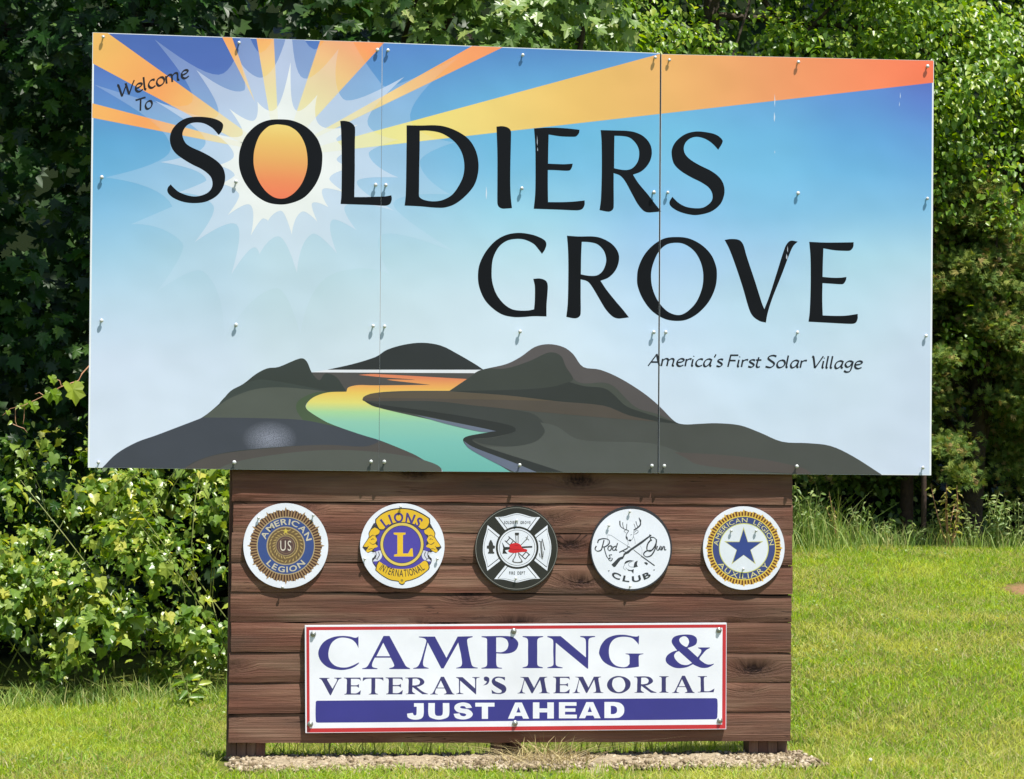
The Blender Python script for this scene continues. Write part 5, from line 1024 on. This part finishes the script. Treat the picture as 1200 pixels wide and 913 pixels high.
# ---- grape vines climbing at the edge of the wood, left and behind the sign
def down(n_, s=.6): return np.stack([rng.normal(size=n_)*s, rng.normal(size=n_)*s*.6-.15, -np.ones(n_)], 1)
HV = thing('grapevine_thicket', 'sunlit wild grape thicket left of the plank wall, with broad pale leaves', 'vines', (.3, 4.2, 0))
cc, rr, kk = [], [], []
for i in range(390):
    x = rng.uniform(-2.6, 3.6); z = rng.uniform(.35 if x < -.35 else .0, 1.0+.35*float(sstep(-.5, .3, x))+.2*math.sin(x*2.3)) if i < 320 else rng.uniform(.9, 1.5); yf = 4.0-.35*math.sin(min(1, z/1.0)*math.pi)+max(0, z-.75)*.75+.25*(x < -.1)+.12*math.sin(x*5)
    cc.append((x, yf+rng.uniform(0, .6), z+G(x, 4)+.08)); rr.append(rng.uniform(.10, .24)); kk.append((42 if i < 320 else 24) if x < 1.0 else 12)
p, n_ = clumps(np.array(cc), rr, kk)
no_ = n_*.8+np.array([.15, -.5, .6])+rng.normal(size=n_.shape)*.7; sz = rng.uniform(.03, .08, len(p)); tp = down(len(p))
vis = visible(p) & (p[:, 2] < 1.45); idx = np.where(vis)[0]; idx = idx[np.argsort(p[idx, 1]-sz[idx]*4)][:290]; sz[idx] = rng.uniform(.045, .095, len(idx)); msk = np.ones(len(p), bool); msk[idx] = False
mi = np.where(msk)[0]
for k in range(4): j = mi[k::4]; cloud('vine_leaves', T_grape(k), p[j], no_[j], tp[j], sz[j], VINE, HV)
for k in range(5): j = idx[k::5]; leaf_parts('leaf', T_grape(10+k), p[j], no_[j], tp[j], sz[j], VINE, HV)
# small pale leaves and thin stems mixed in
q_ = np.array(cc)[rng.integers(0, len(cc), 9000)]+rng.normal(size=(9000, 3))*np.array([.2, .13, .18]); q_[:, 1] -= .02; q_ = q_[q_[:, 2] > 0]
cloud('small_leaves', T_ovate(.3), q_, rng.normal(size=q_.shape)*.7+np.array([.1, -.5, .7]), down(len(q_), 1.0), rng.uniform(.02, .05, len(q_)), VINE, HV)
V, Fc = [], []
for i in range(55):
    x = rng.uniform(-1.6, 2.6); a = Vector((x, 4.3, 0)); b_ = Vector((x+rng.normal()*.4, 3.75+rng.uniform(0, .3), rng.uniform(.3, 1.4))); v, f = tube(limb_path(a, b_, 0, 5, .25), [.005, .004, .004, .003, .003, .002], 4); o_ = len(V); V += v; Fc += [tuple(j+o_ for j in g) for g in f]
o = part('stems', V, Fc, STEM, HV); o['kind'] = 'stuff'

# ---- maples
def maple(label, base, top, r0, centres, radii, per, parts_n, size=(.09, .16), mat=MAPLE, group='trees at the edge of the wood', tm=T_maple, up=.5, nm='maple_tree', cat='tree', rnd=.35):
    t = thing(nm, label, cat, base, group)
    C_ = np.array(centres); p, n_ = clumps(C_, radii, per); no_ = n_*.5+np.array([.1, -.55, up])+rng.normal(size=n_.shape)*rnd; tp = down(len(p), .45); sz = rng.uniform(*size, len(p))
    msk = np.ones(len(p), bool)
    if parts_n:
        vis = visible(p); idx = np.where(vis)[0]; idx = idx[np.argsort(p[idx, 1]-sz[idx]*3)][:parts_n]; msk[idx] = False
        leaf_parts('leaf', tm(), p[idx], no_[idx], tp[idx], sz[idx], mat, t)
    cloud('crown', tm(), p[msk], no_[msk], tp[msk], sz[msk], mat, t)
    trunk_parts(t, base, top, r0, [tuple(C_[i]) for i in rng.integers(0, len(C_), 9)])
    return t
def region(n, xr_, yf, zr_, rad, per):
    cs, rs, ks = [], [], []
    for i in range(n):
        x = rng.uniform(*xr_); z = rng.uniform(*zr_); y = yf(x, z)
        cs.append((x, y, z)); rs.append(rng.uniform(*rad)); ks.append(per)
    return cs, rs, ks
a1 = region(400, (-3.6, 1.6), lambda x, z: 4.75+rng.uniform(0, 1.3)-.25*math.sin(z*2.1+x*1.3)+.3*(z < 1.6), (.9, 4.6), (.2, .42), 34)
a2 = region(260, (-4.2, 1.2), lambda x, z: rng.uniform(3.5, 6.6), (4.5, 7.4), (.3, .55), 30)
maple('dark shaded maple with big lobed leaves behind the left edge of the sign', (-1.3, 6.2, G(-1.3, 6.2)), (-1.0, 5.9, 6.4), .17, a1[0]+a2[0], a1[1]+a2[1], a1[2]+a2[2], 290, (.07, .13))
b1 = region(120, (1.3, 3.4), lambda x, z: 4.6+rng.uniform(0, 1.1)+.35*max(0, z-3.2), (2.0, 4.6), (.18, .36), 40)
b2 = region(60, (1.3, 3.6), lambda x, z: rng.uniform(5.4, 7.2), (4.2, 7.0), (.3, .5), 30)
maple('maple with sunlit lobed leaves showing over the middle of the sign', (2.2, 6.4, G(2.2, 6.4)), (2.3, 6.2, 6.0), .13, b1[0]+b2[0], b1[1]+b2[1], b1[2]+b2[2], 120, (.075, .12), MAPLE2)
# ---- bright small leaved trees on the right
c1_ = region(230, (2.9, 6.3), lambda x, z: 6.3+rng.uniform(0, 1.3)-.3*math.sin(x*2.2+z*1.7)+.25*(z-3)*.6, (2.1, 5.4), (.2, .42), 150)
c2_ = region(60, (3.0, 6.0), lambda x, z: rng.uniform(7, 8.6), (4.5, 7.5), (.35, .6), 70)
maple('bright green tree with small leaves above the right half of the sign', (4.2, 7.6, G(4.2, 7.6)), (4.4, 7.4, 6.6), .12, c1_[0]+c2_[0], c1_[1]+c2_[1], c1_[2]+c2_[2], 0, (.034, .066), BRIGHT, tm=T_ovate, up=.75, nm='broadleaf_tree', rnd=.6)
d1 = region(210, (5.2, 8.6), lambda x, z: 6.7+rng.uniform(0, 1.3)-.3*math.sin(x*1.9+z*2.3)+.2*(z-3)*.6+.7*(z < 3.6), (2.7, 5.6), (.2, .42), 150)
d2 = region(60, (5.4, 8.6), lambda x, z: rng.uniform(7.4, 9), (4.5, 7.8), (.35, .6), 70)
maple('bright green tree right of the sign, over the cedar', (7.0, 7.9, G(7.0, 7.9)), (6.8, 7.6, 6.8), .13, d1[0]+d2[0], d1[1]+d2[1], d1[2]+d2[2], 0, (.034, .066), BRIGHT, tm=T_ovate, up=.75, nm='broadleaf_tree', rnd=.6)
# ---- cedars
def cedar(label, base, h_, rad, n, front):
    t = thing('cedar_tree', label, 'tree', base, 'trees at the edge of the wood'); bx, by, bz = base; cs, rs, ks = [], [], []; tips = []
    for i in range(n):
        u_ = rng.random()**.8; z = .5+u_*(h_-.5); R_ = rad*(1-u_)**.55*rng.uniform(.6, 1.1); a = rng.uniform(0, 2*math.pi)
        for k in range(4):
            f_ = .45+.18*k; cs.append((bx+math.cos(a)*R_*f_, by+math.sin(a)*R_*f_, bz+z-.10*f_*R_)); rs.append(.19-.02*k); ks.append(62)
        tips.append((bx+math.cos(a)*R_*.8, by+math.sin(a)*R_*.8, bz+z))
    p, n_ = clumps(np.array(cs), rs, ks, .6, False); out = p-np.array([bx, by, 0]); out[:, 2] = .25; out /= np.linalg.norm(out, axis=1, keepdims=True)
    cloud('crown', T_spray(), p, rng.normal(size=p.shape)*.6+np.array([.1, -.3, .8]), out+rng.normal(size=p.shape)*.55+n_*.4, rng.uniform(.035, .07, len(p)), CEDAR, t)
    trunk_parts(t, base, (bx, by, bz+h_*.92), .085, tips[:14])
cedar('dull green cedar with browned sprays beside the right edge of the sign', (6.15, 7.0, G(6.15, 7.0)), 2.75, 1.25, 200, 1)
cedar('shaded cedar behind the lower right corner of the sign', (4.75, 7.6, G(4.75, 7.6)), 2.6, 1.0, 60, 1)
u1 = region(90, (3.4, 8.4), lambda x, z: 7.1+rng.uniform(0, .8), (.7, 2.0), (.14, .3), 70)
us = thing('understory_bushes', 'dark low bushes in the shade under the trees along the bank top', 'bushes', (5.8, 7.8, G(5.8, 7.8))); p, n_ = clumps(np.array(u1[0]), u1[1], u1[2]); cloud('leaves', T_ovate(), p, n_*.5+rng.normal(size=n_.shape)*.5+np.array([0, -.4, .6]), down(len(p)), rng.uniform(.03, .07, len(p)), MAPLE2, us)
# ---- the wood behind, as one mass
NB = 27000; bx_ = rng.uniform(-9, 16, NB); bz_ = rng.uniform(0, 1, NB)**1.4*9-.3; by_ = 8.2+rng.uniform(0, 2.6, NB)+.6*np.sin(bx_*1.3)+.4*np.sin(bz_*1.9+bx_); bz_ += ground_z(bx_, by_)*.6
pb = np.stack([bx_, by_, bz_], 1)
o = cloud('woodland', T_maple(), pb, rng.normal(size=pb.shape)*.5+np.array([.1, -.6, .6]), down(NB), rng.uniform(.16, .30, NB), DARKL, None)
tag(o, 'dark mass of leafy woodland filling the gaps behind the trees', 'woodland')
for i in range(7):
    x = -6+i*3.1+rng.uniform(-.6, .6); y = 10.6+rng.uniform(0, 1.5); z0 = G(x, y)
    v, f = tube(limb_path((x, y, z0-.2), (x+rng.uniform(-.4, .4), y, z0+8), 0, 8, .03), [.16-.012*k for k in range(9)], 8)
    w_ = part('trunk', v, f, BARK, None, True); w_.name = 'tree_trunk'; tag(w_, ['leftmost bare trunk standing deep in the dark wood', 'bare trunk in the dark wood, second from the left', 'bare trunk in the dark wood, third from the left', 'middle bare trunk standing deep in the dark wood', 'bare trunk in the dark wood, third from the right', 'bare trunk in the dark wood, second from the right', 'rightmost bare trunk standing deep in the dark wood'][i], 'tree', 'trunks in the wood')

# ---- a bright shoot hanging out of the shade
sh = thing('grape_shoot', 'bright backlit grape shoot with drooping leaves at the left edge', 'vine', P(60, 480, 3.15))
YS = 3.15
st = [P(x, y, YS+d) for x, y, d in [(108, 425, .5), (96, 438, .2), (92, 446, .08), (72, 453, 0), (55, 462, 0), (41, 469, 0), (28, 475, -.02), (12, 479, 0), (3, 487, 0)]]
v, f = tube(st, [.004, .0035, .003, .003, .003, .0025, .002, .0018, .001], 5); part('stem', v, f, REDSTEM, sh)
for pth in ([(18, 480), (18, 494), (20, 499)], [(29, 476), (28, 490), (27, 497)], [(15, 497), (22, 500), (28, 502), (32, 507)], [(52, 464), (46, 460), (41, 462)], [(72, 453), (70, 446), (65, 444)]):
    v, f = tube([P(x, y, YS) for x, y in pth], [.0022]*(len(pth)-1)+[.001], 4); part('tendril', v, f, REDSTEM, sh)
SHOOTL = leaf_mat('shoot_leaf', [(0, '#6c8c24'), (.5, '#7f9c2c'), (1, '#98a83a')], .5, .4, .4)
for x, y, s_, nx2, tw in [(84, 448, .125, .35, .15), (61, 455, .085, -.4, -.1), (60, 440, .055, .5, .3), (38, 470, .065, .6, .2), (33, 469, .05, -.6, -.2), (22, 474, .035, 0, .9), (9, 481, .03, .3, .2), (64, 457, .08, .8, .1)]:
    leaf_parts('leaf', T_grape(), np.array([tuple(P(x, y, YS-.01))]), np.array([[nx2, -1, .35]]), np.array([[tw, 0, -1.]]), [s_], SHOOTL, sh)

# ------------------------------------------------------------------ grass
def blades(name, pos, h_, wd, lean, mat, parent=None, curve=.5, tint=None):
    """each blade: a tapered, bent strip of a quad and a triangle folded into two quads"""
    n = len(pos); a = rng.uniform(0, 2*math.pi, n); la = rng.uniform(0, 2*math.pi, n); ln = lean*h_*rng.random(n)
    wx, wy = np.cos(a)*wd/2, np.sin(a)*wd/2; lx_, ly_ = np.cos(la)*ln, np.sin(la)*ln
    V = np.zeros((n, 6, 3)); V[:] = pos[:, None, :]
    V[:, 0, 0] -= wx; V[:, 0, 1] -= wy; V[:, 1, 0] += wx; V[:, 1, 1] += wy
    for k, (t, ww) in ((2, (.55, .85)), (4, (1., .15))):
        for s_, j in ((1, k), (-1, k+1)):
            V[:, j, 0] += s_*wx*ww+lx_*t**1.8; V[:, j, 1] += s_*wy*ww+ly_*t**1.8; V[:, j, 2] += h_*(t-curve*.3*t*t*np.minimum(ln/(h_+1e-6), 1.6))
    fi = np.array([(0, 1, 2, 3), (3, 2, 4, 5)])[None]+(np.arange(n)*6)[:, None, None]
    me = big_mesh(name, V.reshape(-1, 3), fi.reshape(-1, 4), np.repeat(rng.random(n) if tint is None else tint, 6)); o = obj(name, me, parent, mat); o['kind'] = 'stuff'; return o
def scatter(x0, x1, y0, y1, dens):
    n = int((x1-x0)*(y1-y0)*dens); x = rng.uniform(x0, x1, n); y = rng.uniform(y0, y1, n); return x, y
gxs, gys = [], []
for x0, x1, y0, y1, d in [(-1.2, 5.2, -1.6, -.1, 7000), (-1.2, 1.0, -.1, 4.0, 5600), (1.0, 3.1, .12, 1.4, 3600), (3.0, 6.4, -.1, 6.5, 6200), (-3.5, -1.2, -1.6, 4.0, 900), (1.0, 3.0, 1.4, 4, 900), (6.4, 8.2, -1.6, 6.4, 900)]:
    x, y = scatter(x0, x1, y0, y1, d); gxs.append(x); gys.append(y)
x = np.concatenate(gxs); y = np.concatenate(gys)
mul_e = .14+.28*vnoise(x, y*0+3, 3.3, 41)+.10*vnoise(x, y, 12, 42)
keep = ~((x > .55) & (x < 3.16) & (np.abs(y+.08) < mul_e)) & (np.hypot(x-5.80, (y-4.3)*.9) > .20+.22*vnoise(x, y, 9, 5)) & (rng.random(len(x)) < .55+.6*vnoise(x, y, 3.1, 8))
x, y = x[keep], y[keep]; z = ground_z(x, y)
patch = vnoise(x, y, .9, 11)*.55+vnoise(x, y, 3.4, 12)*.45
tin = np.clip((patch-.5)*1.7+.5+rng.normal(size=len(x))*.24, 0.01, .99)
hh = rng.uniform(.02, .055, len(x))*(.75+.5*vnoise(x, y, 2.2, 14))
gr = blades('lawn_grass', np.stack([x, y, z-.004], 1), hh, rng.uniform(.0028, .0058, len(x)), 1.9, GRASS, tint=tin)
tag(gr, 'short bright yellow green mown grass round the sign and up the bank', 'grass')
# weeds where the mower does not reach
x, y = scatter(-2.0, 1.3, 3.2, 4.1, 2000); k2 = rng.random(len(x)) < sstep(3.2, 3.8, y)*(.3+vnoise(x, y, 2.5, 31)); x, y = x[k2], y[k2]
wd_ = blades('tall_grass', np.stack([x, y, ground_z(x, y)], 1), rng.uniform(.05, .17, len(x))*(.6+.6*vnoise(x, y, 3.5, 33)), rng.uniform(.003, .009, len(x)), 1.2, WEED); tag(wd_, 'uncut grass and weeds along the foot of the grape thicket', 'weeds')
x, y = scatter(3.7, 5.4, 5.5, 6.8, 2300); k2 = rng.random(len(x)) < sstep(5.6, 6.2, y)*(1-.75*sstep(4.7, 5.2, x)); x, y = x[k2], y[k2]
wd_ = blades('tall_weeds', np.stack([x, y, ground_z(x, y)], 1), rng.uniform(.08, .5, len(x))*(1-.5*sstep(4.7, 5.3, x))*(.6+.7*vnoise(x, y, 4, 37)), rng.uniform(.0025, .008, len(x)), .9, WEED); tag(wd_, 'tall blue green weeds at the top of the bank beside the plank wall', 'weeds')
x, y = scatter(5.0, 7.4, 6.0, 7.2, 1300)
wd_ = blades('crest_grass', np.stack([x, y, ground_z(x, y)], 1), rng.uniform(.04, .2, len(x)), rng.uniform(.0025, .007, len(x)), 1.0, WEED); tag(wd_, 'rough grass along the top of the bank under the cedar', 'grass')
# broad leaved weeds at the crest
WL = leaf_mat('weed_leaf', [(0, '#5d7a3c'), (.5, '#7c9450'), (1, '#a0ac70')], .35, .45, .4)
def weed(label, base, stems, leaf, h_, name='young_shrub', group=None, mat=WL, stemmat=STEM, spread=.35, per=16):
    t = thing(name, label, 'plant', base, group); P_, N_, T_ = [], [], []
    for i in range(stems):
        a = rng.uniform(0, 2*math.pi); tp_ = Vector(base)+Vector((math.cos(a)*spread*rng.uniform(.3, 1)*h_*1.3, math.sin(a)*spread*h_*.6, h_*rng.uniform(.6, 1))); path = limb_path(base, tp_, 0, 6, .08)
        v, f = tube(path, [.006*(1-.75*k/6) for k in range(7)], 5); part('stem', v, f, stemmat, t)
        for k in range(per):
            u_ = .25+.75*k/per; j = min(5, int(u_*6)); q = path[j].lerp(path[j+1], u_*6-j); az = k*2.4+i; P_.append(tuple(q)); N_.append((math.cos(az)*.5, math.sin(az)*.5-.3, .7)); T_.append((math.cos(az), math.sin(az)*.8, .45))
    cloud('leaves', T_ovate(.22), np.array(P_), np.array(N_)+rng.normal(size=(len(P_), 3))*.25, np.array(T_), rng.uniform(*leaf, len(P_)), mat, t)
def crest(px, Y): p_ = P(px, 640, Y); return (p_.x, Y, G(p_.x, Y))
YL = leaf_mat('yellow_weed_leaf', [(0, '#8a9a40'), (.5, '#a8ac58'), (1, '#c0b470')], .35, .45, .4)
weed('yellowish leaning shrub sprig at the top of the bank, right of the dark post', crest(1112, 6.15), 6, (.035, .06), .46, mat=YL, stemmat=REDSTEM)
weed('pale green upright shrub sprig at the right edge of the bank top', crest(1168, 6.15), 8, (.035, .06), .42, mat=WL)
for k_, (px_, lab_, h2, nm_) in enumerate([(1010, 'pale feathery weed between the pinkish weed and the trunk', .34, 'tall_weed'), (1038, 'short bluish weed at the foot of the dim trunk', .22, 'low_weed'), (1098, 'grey green sprig just right of the dark post', .3, 'young_shrub'), (1137, 'thin green sprig between the two shrub sprigs', .36, 'young_shrub'), (1190, 'bushy pale sprig touching the right edge of the photo', .48, 'young_shrub')]):
    weed(lab_, crest(px_, 6.2+.03*k_), 7, (.02, .045), h2, name=nm_, mat=WL, per=14, spread=.25)
weed('small pinkish weed standing among the tall grass beside the plank wall', crest(985, 6.2), 3, (.025, .04), .42, name='tall_weed', mat=YL, stemmat=REDSTEM, per=9)
weed('leafy green weed just right of the plank wall', crest(945, 6.1), 5, (.04, .07), .5, name='tall_weed', mat=WL)
weed('low green weed at the foot of the dark post', crest(1075, 6.2), 5, (.03, .055), .2, name='low_weed')
weed('broad leaved weed low beside the left side of the plank wall', (P(225, 800, 3.45).x, 3.45, G(.4, 3.45)), 6, (.07, .11), .22, name='broadleaf_weed', mat=VINE, per=5)
# the dark post and a shaded trunk behind the crest
pb_ = crest(1083, 6.3); v, f = tube([(pb_[0], 6.3, pb_[2]-.3), (pb_[0]-.005, 6.3, pb_[2]+.4), (pb_[0]-.01, 6.3, pb_[2]+.95)], [.02, .019, .019], 8)
w_ = part('fence_post', v, f, simple('rusty_post', '#3c2c24', .8, 0, 40, .3), None, True); tag(w_, 'thin dark rusty post on the bank top under the right end of the big sign', 'post')
for px, Y, lab in ((1061, 7.0, 'dim reddish brown trunk in the shade left of the dark post'),):
    q = crest(px, Y); v, f = tube(limb_path((q[0], Y, q[2]-.3), (q[0]+.1, Y+.1, q[2]+3.2), 0, 7, .03), [.055, .05, .045, .042, .04, .036, .03, .022], 8); w_ = part('tree_trunk', v, f, simple('red_bark', '#3c2c24', .9, 0, 30, .4, .01), None, True); tag(w_, lab, 'tree')

# ------------------------------------------------------------------ mulch strip under the sign
MU = simple('dry_mulch', '#93856c', .95, 0, 70, .35, .012)
nxm, nym = 230, 34; xs_ = np.linspace(.585, 3.16, nxm); vs_ = np.linspace(-1, 1, nym); V = []
for j, v_ in enumerate(vs_):
    for i, x in enumerate(xs_):
        wdt = .27+.05*math.sin(x*7)+.03*math.sin(x*19); taper = min(1, (i+2)/14, (nxm-i+1)/22); yy = -.05+v_*wdt*taper*(.95 if v_ < 0 else .75)
        hgt = (1-v_*v_)**.7*.035*taper; nz = (float(vnoise(x, yy, 14, 21))*.5+float(vnoise(x, yy, 38, 22))*.35+float(vnoise(x, yy, 90, 23))*.2-.45)*.035*(1-v_**4)
        V.append((x, yy, G(x, yy)+hgt*.5+nz-.004*(abs(v_) > .95)))
o = obj('mulch_strip', mesh('mulch_strip', V, [(j*nxm+i, j*nxm+i+1, (j+1)*nxm+i+1, (j+1)*nxm+i) for j in range(nym-1) for i in range(nxm-1)]), None, MU); o['kind'] = 'structure'
ZM = lambda x, y: ground_z(x, y)+.022
nc = 6500; x = rng.uniform(.60, 3.12, nc); y = rng.uniform(-.34, .18, nc); ok = (np.abs(y+.08) < .24) & (vnoise(x, y, 5, 61) > .22); x, y = x[ok], y[ok]
chipt = (np.array([(-.5, -.35, 0), (.45, -.4, .05), (.55, .3, .1), (-.4, .4, -.05), (.05, 0, .45), (.0, .05, -.35)]), [(0, 1, 4), (1, 2, 4), (2, 3, 4), (3, 0, 4), (1, 0, 5), (2, 1, 5), (3, 2, 5), (0, 3, 5)])
pc = np.stack([x, y, ZM(x, y)-rng.random(len(x))*.012-.004], 1)
CHIP = leaf_mat('mulch_chip', [(0, '#5c4f3c'), (.4, '#86775e'), (.8, '#a69780'), (1, '#b6aa94')], 0.0, .9, .1)
o = cloud('mulch_chips', chipt, pc, rng.normal(size=pc.shape)+np.array([0, 0, 1.2]), rng.normal(size=pc.shape), rng.uniform(.008, .028, len(x)), CHIP, None); tag(o, 'dry tan mulch crumbs spread under the plank wall', 'mulch')
n5 = 420; x = rng.normal(P(635, 885, -.15).x, .15, n5)+.03*np.sign(rng.random(n5)-.5); y = rng.normal(-.14, .07, n5)
o = blades('dry_grass_clump', np.stack([x, y, ground_z(x, y)+.012], 1), rng.uniform(.02, .17, n5)*np.exp(-((x-x.mean())/.2)**2), rng.uniform(.002, .0045, n5), 4.5, STRAW); tag(o, 'clump of dry straw coloured grass in front of the middle post', 'dry grass')
n5 = 260; x = rng.uniform(.6, 3.3, n5); y = rng.uniform(.12, .32, n5)
o = blades('sparse_weeds', np.stack([x, y, ground_z(x, y)], 1), rng.uniform(.04, .14, n5), rng.uniform(.003, .006, n5), .9, GRASS); tag(o, 'sparse weeds in the shade beneath the plank wall', 'weeds')
n5 = 900; x = rng.uniform(.3, 3.5, n5); y = rng.uniform(-.52, -.28, n5)
o = blades('grass_fringe', np.stack([x, y, ground_z(x, y)], 1), rng.uniform(.02, .055, n5), rng.uniform(.003, .006, n5), 1.2, GRASS); tag(o, 'thin grass growing over the front edge of the mulch', 'grass')
# clover heads
for i, (px, py, Y) in enumerate([(1020, 902, -.4)]):
    d_ = P(px, py, Y); z0 = G(d_.x, Y); v, f = tube([(d_.x, Y, z0), (d_.x, Y, z0+.05)], [.0012, .001], 4); w_ = thing('clover_flower', 'small white clover head in the grass right of the plank wall', 'flower', (d_.x, Y, z0)); part('stem', v, f, STEM, w_)
    bm = bmesh.new(); bmesh.ops.create_icosphere(bm, subdivisions=2, radius=.008, matrix=Matrix.Translation((0, 0, .053))); me = bpy.data.meshes.new('bloom'); bm.to_mesh(me); bm.free(); obj('bloom', me, w_, ink('#f2f2ea', .7, .9))

nq = 5200; x = rng.uniform(-1, 6.4, nq); y = rng.uniform(-1.5, 6.2, nq); k2 = (vnoise(x, y, 1.6, 51) > .58) & ~((x > .4) & (x < 3.4) & (np.abs(y+.08) < .5)) & ((x > 3) | (y < 3.6)); x, y = x[k2], y[k2]
pc = np.stack([x, y, ground_z(x, y)+rng.uniform(.022, .045, len(x))], 1)
o = cloud('clover_leaves', T_ovate(.5), pc, rng.normal(size=pc.shape)*.3+np.array([0, -.1, 1]), rng.normal(size=pc.shape), rng.uniform(.010, .022, len(x)), WL, None); tag(o, 'small clover leaves in patches among the mown grass', 'clover')
